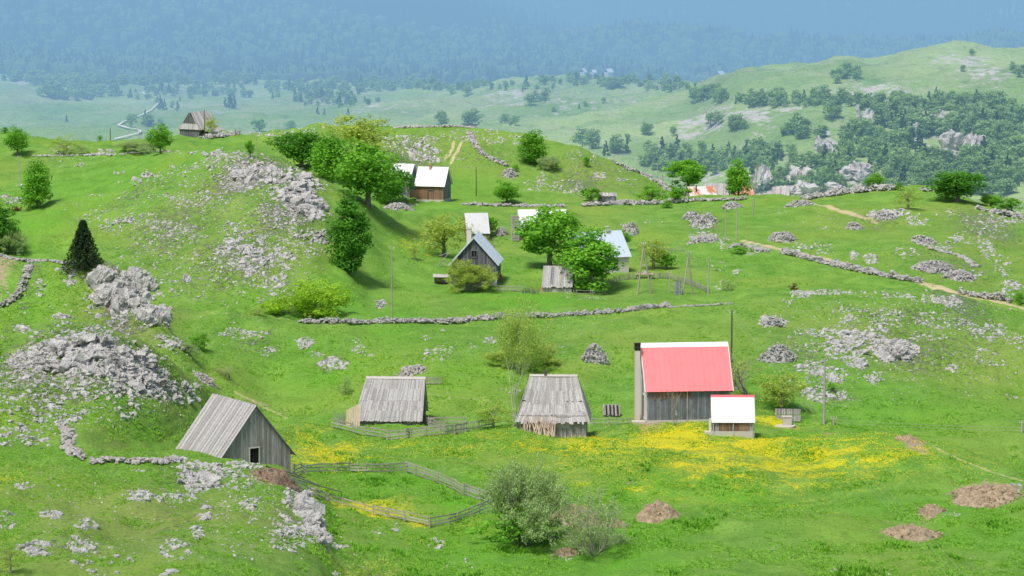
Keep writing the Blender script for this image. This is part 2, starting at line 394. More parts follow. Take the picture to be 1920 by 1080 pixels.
def wpath(pts, ymin=0, step=8):
    """pixel polyline -> world polyline lying on the ground"""
    out = []
    for (a, b), (c, d) in zip(pts[:-1], pts[1:]):
        n = max(1, int(math.hypot(c-a, d-b)/step))
        for i in range(n):
            h = hit(a + (c-a)*i/n, b + (d-b)*i/n, ymin)
            if h: out.append(h)
    h = hit(*pts[-1], ymin)
    if h: out.append(h)
    runs = [[out[0]]] if out else [[]]
    for p in out[1:]:
        if abs(p.y - runs[-1][-1].y) < (14 if not ymin else 400): runs[-1].append(p)
        else: runs.append([p])
    # a stray ray over a crest starts a short run of its own: keep the main run and what lies near it
    main = max(runs, key=len); ym = (min(p.y for p in main), max(p.y for p in main)); g = 12 if not ymin else 400
    return [p for r in runs for p in r if ym[0] - g < p.y < ym[1] + g]
for a in [(1400,850,380,40,.66),(1250,830,140,26,.8),(700,1000,300,14,.1),(1500,845,260,22,.6),(1150,845,200,30,.42),(1300,840,200,22,.75),(1260,815,95,28,1),(1100,830,90,22,.7),(1000,838,80,18,.5),(1420,835,90,24,.85),(1560,850,90,20,.8),(1650,858,80,18,.8),(1730,852,40,14,.7),(1330,870,120,25,.55),(1450,795,50,10,.9),
          (1210,860,60,22,.5),(850,845,110,16,.45),(620,850,80,30,.62),(580,820,60,30,.55),(650,842,60,16,.6),(770,830,60,12,.5),(560,870,40,18,.5),(700,965,90,9,1),(780,985,30,8,.8),
          (620,930,50,16,.5),(1290,905,80,18,.4),(1400,905,70,20,.35),(1190,920,50,14,.5),(1090,905,30,10,.5),(1560,930,120,30,.25),(900,980,60,20,.4),(470,592,80,3,.35),(400,588,50,3,.3),
          (765,460,35,25,.45),(800,475,30,20,.4),(1100,520,60,12,.25),(1850,455,40,6,.2),(15,900,40,12,.4),(1540,800,30,6,.5),(1440,930,160,50,.22),(1100,880,200,40,.25),(480,800,30,20,.5),(920,820,40,8,.5)]:
    blob('flower', *a)
for a in [(1235,960,42,20,.9),(1085,970,60,28,.95),(1060,1035,35,12,.8),(1150,985,45,20,.7),(1850,925,75,32,1),(1740,955,35,18,.8),(1710,1005,62,22,1),(1740,975,30,14,.7),(1215,792,40,10,1),(500,895,50,16,1),
          (730,787,70,7,1),(1000,800,60,4,.6),(1130,800,40,5,.5),(1705,823,30,4,1),(1555,812,18,4,.7),(390,713,30,6,.8),(480,755,40,7,.8),(530,775,30,6,.6),(10,482,50,6,.8),(1440,790,20,5,.5),(760,920,40,8,.4),(1490,800,30,4,.7),
          (1540,385,60,10,.3)]:
    blob('dirt', *a)
for a in [(260,960,300,100,.75),(520,980,90,90,.7),(100,700,240,80,.5),(230,620,120,90,.8),(300,690,90,50,.8),(450,420,250,120,.5),(560,430,70,90,.7),(900,430,80,30,.4),(1080,400,200,30,.3),(1100,340,120,60,.6),(900,300,140,50,.4),
          (1600,420,200,50,.3),(1700,640,250,70,.45),(1850,470,100,60,.5),(1500,600,160,40,.4),(1100,640,260,30,.35),(800,570,200,20,.6),(1150,560,120,16,.5),(620,270,120,30,.3),(1750,1040,200,60,.35),(1300,1040,200,50,.2),(560,620,90,40,.3),(20,300,120,30,.2),
          (1400,650,160,50,.3),(600,990,60,90,.6),(1850,780,120,50,.2),(740,940,60,14,.6)]:
    blob('dry', *a)
for a in [(740,900,150,10,.9),(850,935,70,22,.9),(700,925,100,16,.5),(250,760,110,50,.8),(260,800,120,40,.8),(1250,905,70,25,.9),(1330,900,60,16,.8),(1750,1000,200,50,.7),(1150,1060,160,40,.8),(900,1020,140,60,.7),(1380,940,90,25,.7),(740,600,70,50,.6),(640,540,90,60,.7),
          (980,560,150,18,.9),(1180,935,60,20,.7),(1600,820,160,10,.6),(620,700,100,40,.7),(560,660,80,40,.5),(870,700,90,40,.5),(60,420,100,50,.6),(560,560,160,25,.8),(200,340,200,40,.4),(1260,770,60,14,.6),(1560,720,200,50,.4),(1700,780,200,50,.5),(170,690,60,30,.5),
          (60,580,60,60,.7),(260,840,120,10,.7),(1640,965,80,40,.6),(1830,1000,120,40,.6),(1250,1010,80,50,.5),(860,360,90,50,.4)]:
    blob('lush', *a)
for a in [(470,330,90,40,.8),(560,370,40,45,1),(520,400,60,50,.6),(250,365,80,14,.35),(330,420,110,70,.45),(450,480,120,70,.5),(540,560,30,40,.6),(90,700,200,80,.75),(170,660,110,60,.85),(230,540,60,50,.6),(270,590,40,30,.5),(290,700,50,50,.6),(60,520,30,60,.3),
          (560,960,40,40,.5),(350,900,80,40,.4),(320,970,90,50,.25),(130,1030,110,40,.35),(1700,650,180,60,.45),(1500,660,60,60,.35),(1560,740,60,30,.4),(1780,500,100,40,.4),(1850,430,90,40,.5),(1640,420,80,30,.3),(1120,330,100,40,.3),(780,290,80,60,.45),(620,270,100,30,.4),(1090,350,60,25,.5),
          (480,640,50,25,.4),(620,680,40,18,.5),(760,290,60,40,.5),(1320,420,40,25,.5),(100,300,80,15,.3),(920,290,120,30,.3),(950,660,200,40,.15),(1800,560,80,14,.5),(1690,590,160,20,.4)]:
    blob('rock', *a)
FM = 700
for a in [(1420,215,50,25,.9),(1330,215,45,28,.9),(1300,250,50,25,.7),(1640,170,120,18,.6),(1800,115,90,14,.6),(1480,205,30,9,.8),(1420,330,26,36,1),(1500,315,22,40,1),(1610,330,44,40,1),(1555,275,22,28,1),(1740,240,50,26,1),(1810,285,32,50,1),(1700,260,26,30,.9),(1330,330,30,20,.7),
          (1640,210,60,14,.5),(1840,130,60,16,.6),(960,170,80,8,.6),(1050,190,80,10,.5),(700,205,80,12,.6),(320,165,60,8,.6),(60,155,70,12,.7),(600,185,80,12,.5),(1120,205,60,10,.5),(420,200,60,12,.4),(1200,185,60,12,.4),(1450,355,80,14,.8),(1560,360,60,12,.7),(1700,360,80,14,.6),(1870,200,30,20,.4)]:
    blob('rock', *a, ymin=FM, cap=250)
for a in [(450,200,200,20,.5),(900,200,200,16,.6),(1350,150,120,10,.6),(1850,140,100,20,.4),(60,180,100,20,.4),(1650,150,150,14,.3)]:
    blob('dry', *a, ymin=FM, cap=250)
for a in [(120,205,90,10,.8),(640,200,60,8,.6),(1640,150,26,8,1),(560,205,100,12,.5),(200,235,200,16,.6),(1050,215,120,10,.4),(1500,240,60,18,.4)]:
    blob('lush', *a, ymin=FM, cap=250)
ROAD1 = [(1395,452),(1440,462),(1520,480),(1620,505),(1720,528),(1800,552),(1870,565),(1945,584)]
stroke('path', ROAD1, .85, 1)
stroke('path', [(1500,380),(1545,385),(1600,402),(1640,415)], .9, .9)
for dx in (-6, 7):
    stroke('path', [(858+dx,262),(853+dx,282),(843+dx,296),(835+dx*1.6,306)], .36, 1)
stroke('path', [(775,735),(830,742),(900,750),(960,752)], .4, .5)
stroke('path', [(440,735),(490,760),(540,785)], .5, .6)
stroke('path', [(1750,838),(1800,862),(1860,885),(1930,905)], .35, .6)
stroke('path', [(1245,455),(1300,448),(1400,452)], .5, .5)
stroke('path', [(300,577),(420,588),(560,600)], .5, .5)

def ground_mat():
    t = NT('meadow_ground')
    w = t.n('NewGeometry').outputs['Position']
    A = t.n('SeparateColor', {0: t.attr('paintA').outputs['Color']}).outputs
    B = t.n('SeparateColor', {0: t.attr('paintB').outputs['Color']}).outputs
    n_big = t.noise(.045, 3, .5, w); n_mid = t.noise(.35, 4, .6, w); n_sm = t.noise(2.6, 5, .75, w); n_ti = t.noise(11, 3, .8, w)
    stre = t.noise(1.2, 4, .7, t.n('Mapping', {'Vector': w, 'Scale': (.5, 1.6, 3)}).outputs[0])
    c = t.mix(t.step(n_mid, .3, .72), (.118,.300,.038), (.235,.445,.075))
    c = t.mix(t.math('MULTIPLY', t.step(n_big, .42, .68), .6), c, (.31,.42,.07))
    n_m2 = t.noise(.12, 4, .65, w)
    c = t.mix(t.math('MULTIPLY', t.step(n_m2, .5, .72), .45), c, (.09,.26,.02))
    c = t.mix(t.math('MULTIPLY', t.step(stre, .5, .72), .35), c, (.07,.20,.015))
    dry = t.math('MULTIPLY', A[0], t.step(t.math('ADD', n_sm, t.math('MULTIPLY', n_mid, .6)), .45, 1.05))
    c = t.mix(dry, c, (.27,.29,.095))
    lu = t.math('MULTIPLY', B[1], t.step(n_mid, .2, .65))
    c = t.mix(lu, c, t.mix(t.step(n_sm, .35, .65), (.065,.31,.012), (.15,.50,.022)))
    c = t.mix(t.math('MULTIPLY', t.step(n_sm, .5, .68), .6), c, (.075,.18,.02))
    n_s2 = t.noise(5, 2, .6, w)
    c = t.mix(t.math('MULTIPLY', t.step(n_s2, .5, .66), .45), c, (.30,.46,.09))
    c = t.mix(t.math('MULTIPLY', t.step(t.math('SUBTRACT', 1.0, n_s2), .54, .7), .5), c, (.05,.14,.015))
    c = t.mix(t.math('MULTIPLY', t.step(n_ti, .5, .75), .45), c, (.26,.42,.07))
    c = t.mix(t.math('MULTIPLY', t.step(t.math('SUBTRACT', 1.0, n_ti), .56, .75), .55), c, (.04,.11,.012))
    # yellow flowers: clumps of dots
    fl = t.noise(4.5, 4, .8, w)
    pf = t.noise(.55, 4, .65, w)
    f = t.math('MULTIPLY_ADD', A[1], .46, t.math('MULTIPLY', t.math('SUBTRACT', pf, .5), .8))
    fd = t.step(t.math('ADD', fl, f), .70, .84)
    fd = t.math('MULTIPLY', fd, t.step(A[1], .04, .3))
    fd = t.math('MULTIPLY', fd, t.step(n_ti, .34, .54))
    c = t.mix(t.math('MULTIPLY', fd, .85), c, (.84,.70,.015))
    # grey stony specks
    r1 = t.noise(1.5, 6, .82, w); 
    rk = t.step(t.math('ADD', r1, t.math('MULTIPLY', B[0], .30)), .63, .70)
    rk = t.math('MULTIPLY', rk, t.step(B[0], .03, .2))
    rc = t.mix(t.step(n_sm, .35, .65), (.24,.22,.19), (.50,.49,.47))
    c = t.mix(t.math('MULTIPLY', B[0], t.step(n_mid, .35, .8)), c, (.22,.22,.10))
    c = t.mix(rk, c, rc)
    d = t.step(t.math('ADD', A[2], t.math('MULTIPLY', t.math('SUBTRACT', n_sm, .5), 2.2)), .55, .75)
    c = t.mix(d, c, t.mix(t.step(n_ti, .35, .65), (.30,.22,.13), (.58,.46,.32)))
    p = t.step(t.math('ADD', B[2], t.math('MULTIPLY', t.math('SUBTRACT', n_sm, .5), .8)), .35, .7)
    c = t.mix(t.math('MULTIPLY', p, .9), c, (.62,.52,.31))
    h = t.math('ADD', t.math('MULTIPLY', n_sm, .6), t.math('MULTIPLY', n_ti, .4))
    h = t.math('MULTIPLY_ADD', rk, .6, h)
    return t.surf(c, 1.0, h, .9, .35, spec=.1)
def hill_mat():
    t = NT('rocky_hill_ground')
    w = t.n('NewGeometry').outputs['Position']
    A = t.n('SeparateColor', {0: t.attr('paintA').outputs['Color']}).outputs
    B = t.n('SeparateColor', {0: t.attr('paintB').outputs['Color']}).outputs
    n1 = t.noise(.012, 4, .6, w); n2 = t.noise(.07, 5, .7, w)
    n3 = t.noise(.22, 5, .8, t.n('Mapping', {'Vector': w, 'Scale': (.6, .6, 2.2)}).outputs[0])
    c = t.mix(t.step(n1, .35, .65), (.26,.42,.11), (.42,.56,.19))
    c = t.mix(t.math('MULTIPLY', t.step(n2, .45, .7), .6), c, (.50,.52,.32))
    c = t.mix(t.math('MULTIPLY', A[0], .5), c, (.33,.31,.17))
    c = t.mix(t.math('MULTIPLY', B[1], .8), c, (.15,.32,.05))
    dk = t.step(t.math('SUBTRACT', 1.0, n3), .55, .68)
    c = t.mix(t.math('MULTIPLY', dk, .55), c, (.11,.18,.06))
    rk = t.step(t.math('ADD', n3, t.math('MULTIPLY', B[0], .30)), .64, .74)
    c = t.mix(rk, c, t.mix(n2, (.50,.45,.41), (.80,.75,.70)))
    p = t.step(B[2], .3, .6)
    c = t.mix(p, c, (.82,.78,.72))
    return t.surf(c, 1.0, n3, 1, 4, spec=.1)
def mount_mat():
    t = NT('mountain_ground')
    w = t.n('NewGeometry').outputs['Position']
    n1 = t.noise(.004, 4, .6, w); n2 = t.noise(.04, 4, .7, w)
    c = t.mix(t.step(n1, .4, .65), (.02,.05,.025), (.04,.08,.03))
    c = t.mix(t.math('MULTIPLY', t.step(n2, .5, .7), .6), c, (.10,.18,.05))
    c = t.mix(t.step(t.math('MULTIPLY', n1, n2), .30, .38), c, (.16,.24,.07))
    return t.surf(c, 1.0, n2, 1, 10, spec=.1)

cA = np.stack([ch['dry'], ch['flower'], ch['dirt'], np.ones((NR,NC))], -1)
cB = np.stack([ch['rock'], ch['lush'], ch['path'], np.ones((NR,NC))], -1)
LKEY = 18; MKEY = 23; BKEY = 26
def sheet(name, k0, k1, mat, step=1):
    r0, r1 = bounds[k0], bounds[k1]
    rows = np.arange(r0, r1 + 1); cols = np.arange(0, NC, step)
    g = np.ix_(rows, cols)
    V = np.stack([X[g], Y[g], Z[g]], -1).reshape(-1, 3)
    n = np.arange(len(rows)*len(cols)).reshape(len(rows), len(cols))
    q = np.stack([n[:-1,:-1], n[:-1,1:], n[1:,1:], n[1:,:-1]], -1).reshape(-1, 4)
    o = link(name, mesh_np(name, V, [q], mat, smooth=True, cattrs={'paintA': cA[g].reshape(-1,4), 'paintB': cB[g].reshape(-1,4)}))
    tag(o, kind='structure'); return o
def build_terrain():
    tag(sheet('ground', 0, LKEY, ground_mat()), 'green pasture with grey limestone and patches of yellow flowers', 'ground')
    tag(sheet('hills', LKEY, MKEY, hill_mat()), 'hazy rocky hills and open valley behind the village', 'hills')
    mm = mount_mat()
    tag(sheet('mountain', MKEY, BKEY, mm), 'blue hazy forested mountain slope', 'mountain')
    tag(sheet('mountain', BKEY, len(LAY)-1, mm, 1), 'paler mountain behind the forested slope at the upper right', 'mountain')
# ============================================================ STONES
rng = np.random.default_rng(11)
def ico(sub):
    import bmesh
    bm = bmesh.new(); bmesh.ops.create_icosphere(bm, subdivisions=sub, radius=1)
    V = np.array([v.co[:] for v in bm.verts]); Fc = np.array([[v.index for v in f.verts] for f in bm.faces]); bm.free()
    return V, Fc
ICO1, ICO2, ICO3 = ico(1), ico(2), ico(3)
def rock_proto(seed, base, rug=.35, cuts=7):
    """craggy block: an icosphere cut by random planes, then roughened"""
    r = np.random.default_rng(seed); V, Fc = base; V = V.copy()
    for _ in range(cuts):
        n = r.normal(size=3); n /= np.linalg.norm(n); o = r.uniform(.45, .85)
        d = V @ n; V -= np.outer(np.maximum(d - o, 0), n)
    nn = V / (np.linalg.norm(V, axis=1, keepdims=True) + 1e-9)
    q = vnoise(V[:,0]*2.3 + seed, V[:,1]*2.3 + V[:,2]*1.9, seed) + .5*vnoise(V[:,0]*5 + V[:,2]*4, V[:,1]*5 - seed, seed+3)
    V += nn * (q * rug)[:, None]
    return V, Fc
PR1 = [rock_proto(i, ICO1, .25, 4) for i in range(6)]
PR2 = [rock_proto(20+i, ICO2, .38, 7) for i in range(10)]
def crag(seed):
    V, Fc = rock_proto(seed, ico(5), .40, 9)
    n = V / np.linalg.norm(V, axis=1, keepdims=True)
    w = vnoise(V[:,0]*9 + seed, V[:,1]*9 + V[:,2]*2.5, seed); w2 = vnoise(V[:,0]*18, V[:,1]*18 + V[:,2]*9, seed+4)
    V = V - n * (.20*np.exp(-(w/.16)**2) + .05*w2)[:, None]      # upright fissures
    return V, Fc
PR3 = [crag(50+i) for i in range(8)]
def rot_xyz(r, n, tilt):
    a = r.uniform(0, 2*np.pi, n); b = r.normal(0, tilt, n); c = r.normal(0, tilt, n)
    ca, sa, cb, sb, cc, s_c = np.cos(a), np.sin(a), np.cos(b), np.sin(b), np.cos(c), np.sin(c)
    Z0 = np.zeros(n); O = np.ones(n)
    Rz = np.stack([ca,-sa,Z0, sa,ca,Z0, Z0,Z0,O], -1).reshape(n,3,3)
    Rx = np.stack([O,Z0,Z0, Z0,cb,-sb, Z0,sb,cb], -1).reshape(n,3,3)
    Ry = np.stack([cc,Z0,s_c, Z0,O,Z0, -s_c,Z0,cc], -1).reshape(n,3,3)
    return Rx @ Ry @ Rz
def bake(protos, pos, scl, name, mat, tilt=.5, r=rng, tint=None, wild=False):
    """many small stones as one mesh"""
    n = len(pos); pos = np.asarray(pos); scl = np.asarray(scl)
    Vs = []; Fs = []; T = []; off = 0
    Rm = rot_xyz(r, n, 3.0 if wild else tilt); which = r.integers(0, len(protos), n)
    for k, (V, Fc) in enumerate(protos):
        i = np.where(which == k)[0]
        if not len(i): continue
        W = np.einsum('vj,nj->nvj', V, scl[i]); W = np.einsum('nij,nvj->nvi', Rm[i], W) + pos[i][:, None, :]
        Fq = Fc[None] + (np.arange(len(i)) * len(V))[:, None, None] + off
        Vs.append(W.reshape(-1, 3)); Fs.append(Fq.reshape(-1, Fc.shape[1])); off += W.shape[0]*W.shape[1]
        tt = r.uniform(0, 1, len(i)) if tint is None else tint[i]
        T.append(np.repeat(tt, len(Fc)))
    return mesh_np(name, np.concatenate(Vs), [np.concatenate(Fs)], mat, {'tint': np.concatenate(T)})

ROCKS = []   # (apparent size, pos, scale3, group, label)
def scatter(u, v, ru, rv, n, s0, s1, lab, grp, tall=1.0, ang=0, big=0):
    """n rocks of s0..s1 metres on the ground inside an ellipse; sizes mostly small"""
    ca, sa = math.cos(R(ang)), math.sin(R(ang))
    n = int(n*1.6)
    for i in range(n):
        a = random.random()*2*math.pi; q = math.sqrt(random.random())
        dx, dy = ru*q*math.cos(a), rv*q*math.sin(a)
        h = hit(u + dx*ca - dy*sa, v + dx*sa + dy*ca)
        if h is None: continue
        s = (s0 + (s1 - s0)*random.random()**2.8) * .5 * .62
        sx = s*random.uniform(.75, 1.5); sy = s*random.uniform(.7, 1.2); sz = s*random.uniform(.5, .95)*tall
        ROCKS.append((s*ppm(h)*tall, (h.x, h.y, h.z - sz*(.16 if s > .3 else .0)), (sx, sy, sz), grp, lab))
        # small companions make the outcrop ragged
        if s > .22:
            for _ in range(random.randint(1, 4)):
                a2 = random.random()*6.28; rr = s*random.uniform(.8, 1.8); ss = s*random.uniform(.15, .4)
                x, y = h.x + rr*math.cos(a2), h.y + rr*math.sin(a2); z = gz(x, y)
                if z is not None: ROCKS.append((ss*ppm(h), (x, y, z - ss*.02), (ss*1.2, ss, ss*.75*tall**.5), grp, lab))
G = {
 'E': ('pale limestone rock on the domed rocky hill beside the tall dark tree', 'rocks on the domed rocky hill'),
 'B': ('rugged grey limestone rock of the crowded outcrop above the plank-roofed shed with the open door', 'rocks of the crowded outcrop above the shed'),
 'C': ('upright weathered limestone pillar in the ragged row below the dark spruce', 'limestone pillars below the spruce'),
 'C2': ('low grey rock on the grassy bank beside the limestone pillars', 'rocks beside the limestone pillars'),
 'A': ('grey rock half buried in the turf of the knoll in front of the shed', 'rocks on the knoll in front of the shed'),
 'D': ('grey boulder lying on the slope below the long dry-stone wall', 'boulders below the long stone wall'),
 'R': ('craggy limestone boulder among many on the slope beyond the red-roofed house', 'boulders on the slope beyond the red-roofed house'),
 'R2': ('low limestone outcrop in the pasture along the dirt track', 'outcrops along the dirt track'),
 'F': ('white-grey stone on the hill with the twin wheel tracks', 'stones on the hill with wheel tracks'),
 'L': ('small rock in the flat pasture behind the limestone pillars', 'rocks in the far left pasture'),
 'M': ('loose stone lying in the grass of the flower meadow', 'loose stones in the flower meadow'),
}
def S(g, u, v, ru, rv, n, s0, s1, **k):
    if g in 'BE' and not k: ru *= 1.25; rv *= 1.25; s1 *= .85; n = int(n*.8) if g == 'B' else n
    if g == 'R': ru *= 1.2; rv *= 1.2; n = int(n*1.3)
    _S(g, u, v, ru, rv, n, s0, s1, **k)
def _S(g, u, v, ru, rv, n, s0, s1, **k): scatter(u, v, ru, rv, n, s0, s1, G[g][0], G[g][1], **k)
def build_rocks():
    # domed hill
    for a in [(455,312,55,22,130,.4,1.6),(500,335,70,26,150,.4,1.6),(560,360,32,32,60,.8,3.0),(585,385,16,22,30,1.2,3.4),(530,395,40,30,70,.5,1.6),(430,300,35,14,60,.4,1.3),(395,330,70,16,50,.3,1.0),
              (300,345,70,6,50,.3,1.1),(240,368,60,6,35,.3,.9),(360,372,50,12,55,.4,1.3),(200,405,40,12,50,.4,1.3),(220,425,30,14,35,.4,1.4),(275,415,28,12,40,.5,1.5),(310,430,35,12,40,.4,1.4),(345,440,30,14,35,.4,1.3),
              (380,375,40,14,35,.4,1.2),(450,385,40,14,25,.3,1.),(445,430,24,12,30,.5,1.6),(470,470,60,30,150,.4,1.7),(500,500,45,35,140,.5,1.8),(520,545,20,40,40,.5,1.6),(430,500,60,30,70,.3,1.1),(350,480,60,40,60,.3,1.1),(260,490,40,40,50,.3,1.2),
              (320,540,30,14,24,.4,1.3),(400,545,50,20,30,.3,1.),(560,440,26,18,40,.5,1.7),(580,465,24,14,22,.4,1.4),(300,400,140,60,160,.2,.9),(430,450,160,100,700,.15,.85),(620,400,20,8,10,.3,1),(385,555,40,12,12,.2,.7),(240,520,80,50,60,.2,.7),(540,330,80,30,90,.3,1.2),(600,345,30,16,24,.3,1.2)]:
        S('E', *a)
    S('E', 349,525,7,6,4,1.2,1.8, tall=2.0)
    S('E', 602,444,14,10,28,.6,1.6)
    # rocky ridge line going down left of the domed hill
    for i in range(9): S('E', 440-i*22, 292+i*6, 16, 5, 16, .3, 1.2)
    # crowded outcrop
    for a in [(130,640,70,18,80,.4,1.3),(190,640,45,22,70,.5,1.6),(150,675,110,30,170,.4,1.5),(60,720,80,40,130,.4,1.6),(200,700,60,40,110,.5,1.8),(120,760,90,30,70,.3,1.2),(20,770,50,30,50,.4,1.5),(240,740,30,36,50,.5,1.7),(270,700,36,36,60,.4,1.4),
              (110,790,40,20,50,.4,1.3),(30,820,50,14,50,.4,1.4),(290,735,30,30,30,.3,1.),(350,735,26,14,26,.6,1.8),(200,780,50,14,20,.4,1.4),(75,832,22,8,12,.4,1.1),(150,700,150,90,500,.15,.6),(280,720,40,60,50,.2,.8)]:
        S('B', *a)
    for (u, v, l) in [(235,685,55),(262,700,60),(290,712,52),(318,724,40),(215,700,50)]:
        S('B', u, v, l, 9, 70, .35, 1.5, ang=58)
    S('B', 330, 700, 40, 50, 60, .1, .5); S('B', 350, 760, 30, 40, 40, .1, .6)
    # pillars
    for a in [(190,520,26,14,26,.7,1.9),(215,545,24,20,24,.8,2.2),(240,560,26,22,26,.8,2.3),(262,575,22,20,20,.8,2.1),(290,592,20,16,18,.7,1.9),(305,600,8,10,7,.7,1.6),(180,560,26,10,14,.5,1.5),(225,590,14,16,12,.6,1.5)]:
        S('C', *a, tall=1.7)
    for a in [(125,505,20,8,16,.5,1.3),(130,525,12,14,12,.5,1.4),(115,600,14,14,14,.5,1.6),(40,617,18,9,16,.5,1.4),(310,640,20,14,18,.6,1.7),(330,648,14,14,12,.5,1.5),(75,540,14,14,14,.4,1.2),(160,600,60,40,40,.2,.9),(60,560,50,30,20,.2,.7),(360,660,16,14,8,.3,.8)]:
        S('C2', *a)
    # knoll
    for a in [(380,885,50,16,85,.3,1.1),(370,910,24,16,44,.4,1.2),(260,930,30,10,40,.3,1.0),(330,935,40,10,47,.3,.9),(385,965,10,16,11,.7,1.3),(370,1000,10,16,11,.6,1.2),(100,965,24,8,30,.3,.8),(160,985,20,10,27,.3,.9),(70,1030,26,16,30,.5,1.3),
              (150,1025,26,18,37,.3,1.0),(330,1030,30,20,37,.3,1.0),(315,1075,14,5,6,.6,1.1),(540,1010,40,24,61,.25,.9),(530,985,20,20,34,.3,1.0),(45,912,18,7,15,.3,.9),(470,945,20,12,27,.3,1.0),(260,882,12,4,8,.3,.7),
              (300,980,250,80,289,.08,.35),(480,980,90,70,204,.1,.45),(15,975,20,20,30,.2,.8),(190,1050,60,30,44,.2,.7),(555,930,18,10,20,.4,1.1),
              (420,900,60,20,60,.3,1.1),(450,875,50,8,34,.3,1.2),(350,870,40,10,30,.3,1.0),(480,940,70,40,120,.1,.5),(100,920,90,40,50,.1,.4),(560,1000,40,50,60,.1,.5),(220,940,120,40,60,.1,.4),(585,960,20,50,40,.3,1.1)]:
        S('A', *a)
    S('A', 568,955,14,14,9,1.0,2.0, tall=1.6); S('A', 577,985,10,20,9,.8,1.6, tall=1.3); S('A', 590,1010,8,12,5,.5,1.0)
    S('A', 635,1025,14,8,7,.5,1.1); S('A', 628,1075,8,8,4,.6,1.1); S('A', 650,1000,30,60,14,.2,.5); S('A', 815,1020,16,12,22,.3,.9); S('A', 740,990,10,8,8,.3,.8); S('A',710,1000,14,10,8,.2,.6); S('A',860,1060,40,14,10,.2,.6); S('A',1055,1040,24,14,26,.2,.7)
    # slope below the long wall
    for a in [(572,643,16,10,30,.6,1.5),(455,628,50,9,44,.4,1.2),(440,622,22,8,18,.3,.9),(500,660,14,10,14,.4,1.3),(625,683,26,12,34,.5,1.5),(590,665,18,6,10,.3,.9),(675,655,20,10,20,.3,1.0),(668,640,10,6,7,.3,.9),(690,665,10,4,6,.3,.7),
              (800,634,10,5,8,.4,1.0),(830,619,5,3,2,.6,.8),(820,665,30,14,26,.3,1.0),(840,650,20,8,10,.3,.7),(920,640,12,6,14,.5,1.2),(885,650,10,6,6,.3,.7),(985,668,22,8,16,.3,.8),(965,730,30,12,14,.3,.8),(1050,655,14,8,6,.3,.7),(800,700,120,60,60,.1,.4),(1080,620,120,30,40,.1,.4),(420,620,80,30,40,.1,.5),
              (385,712,20,5,20,.2,.6)]:
        S('D', *a)
    # slope beyond the red house
    for a in [(1450,600,22,10,30,.5,1.4),(1440,608,16,5,14,.4,1.0),(1540,623,26,8,30,.4,1.2),(1500,625,10,5,6,.4,.9),(1590,610,18,16,26,.4,1.2),(1640,625,24,14,30,.4,1.3),(1600,640,26,10,28,.4,1.2),(1650,652,22,12,30,.5,1.6),(1680,658,34,18,50,.8,2.2),(1570,660,20,12,30,.5,1.4),(1580,648,12,10,16,.4,1.2),
              (1520,650,26,8,20,.3,1.0),(1600,675,20,10,20,.5,1.5),(1615,683,10,8,10,.6,1.7),(1525,690,24,12,34,.5,1.4),(1560,705,26,14,34,.5,1.4),(1545,740,36,12,50,.4,1.3),(1640,708,16,9,18,.5,1.4),(1520,725,16,18,20,.4,1.2),(1785,692,10,7,12,.5,1.4),(1860,625,30,14,34,.4,1.3),(1840,665,22,12,22,.3,1.1),
              (1865,680,18,6,12,.3,1.),(1810,610,20,10,18,.4,1.1),(1760,600,40,14,30,.3,1.1),(1700,600,60,12,44,.3,1.1),(1740,630,30,10,26,.3,1.1),(1905,640,16,16,16,.3,1.),(1895,743,14,5,5,.3,.8),(1650,590,40,10,30,.3,1.0),(1590,583,30,6,20,.3,.9),(1700,650,230,90,600,.12,.6),(1540,700,80,60,90,.12,.5),(1900,700,30,30,8,.2,.6),(1670,690,70,25,40,.2,.8)]:
        S('R', *a)
    # pasture with track
    for a in [(1540,548,60,5,50,.4,1.2),(1500,552,22,7,26,.5,1.4),(1585,548,40,5,26,.3,1.0),(1660,553,50,6,34,.3,1.0),(1750,560,50,8,44,.4,1.2),(1780,566,26,9,34,.5,1.3),(1480,565,12,4,8,.4,.9),(1315,420,24,10,44,.6,1.5),(1320,442,30,8,40,.5,1.4),(1296,405,14,7,22,.5,1.3),
              (1340,452,20,4,16,.4,1.),(1360,460,12,12,22,.4,1.2),(1405,472,20,6,20,.4,1.1),(1430,468,16,6,16,.3,1.),(1500,465,20,12,24,.4,1.2),(1540,465,20,12,24,.4,1.3),(1655,402,30,8,50,.6,1.7),(1690,398,16,6,20,.5,1.4),(1720,413,20,12,26,.5,1.5),(1600,480,10,9,20,.6,1.5),(1632,485,16,10,30,.6,1.6),(1700,475,26,10,20,.4,1.2),
              (1735,450,16,8,16,.4,1.3),(1770,460,22,8,20,.4,1.2),(1685,467,10,4,8,.3,.9),(1800,455,10,4,8,.3,.8),(1850,470,16,16,30,.6,1.8),(1820,445,40,14,44,.4,1.3),(1880,500,20,20,30,.4,1.3),(1895,540,20,14,26,.6,1.8),(1795,447,8,8,6,1.0,1.8),(1850,415,50,14,70,.4,1.3),(1890,410,40,12,60,.4,1.5),(1780,400,30,8,24,.3,1.),
              (1860,440,30,10,24,.3,.9),(1378,510,6,5,8,.4,1.2),(1350,500,20,10,10,.3,.8),(1355,535,16,10,14,.3,1.),(1330,400,10,4,5,.3,.7),(1465,396,12,4,8,.3,.8),(1540,428,14,4,10,.3,.9),(1600,430,150,60,90,.12,.5),(1450,430,100,40,40,.12,.45),(1815,515,30,10,24,.4,1.2),(1560,410,8,3,4,.3,.7),
              (1180,428,14,12,26,.5,1.3),(1225,413,30,8,10,.3,1.),(1640,570,200,14,90,.12,.5)]:
        S('R2', *a)
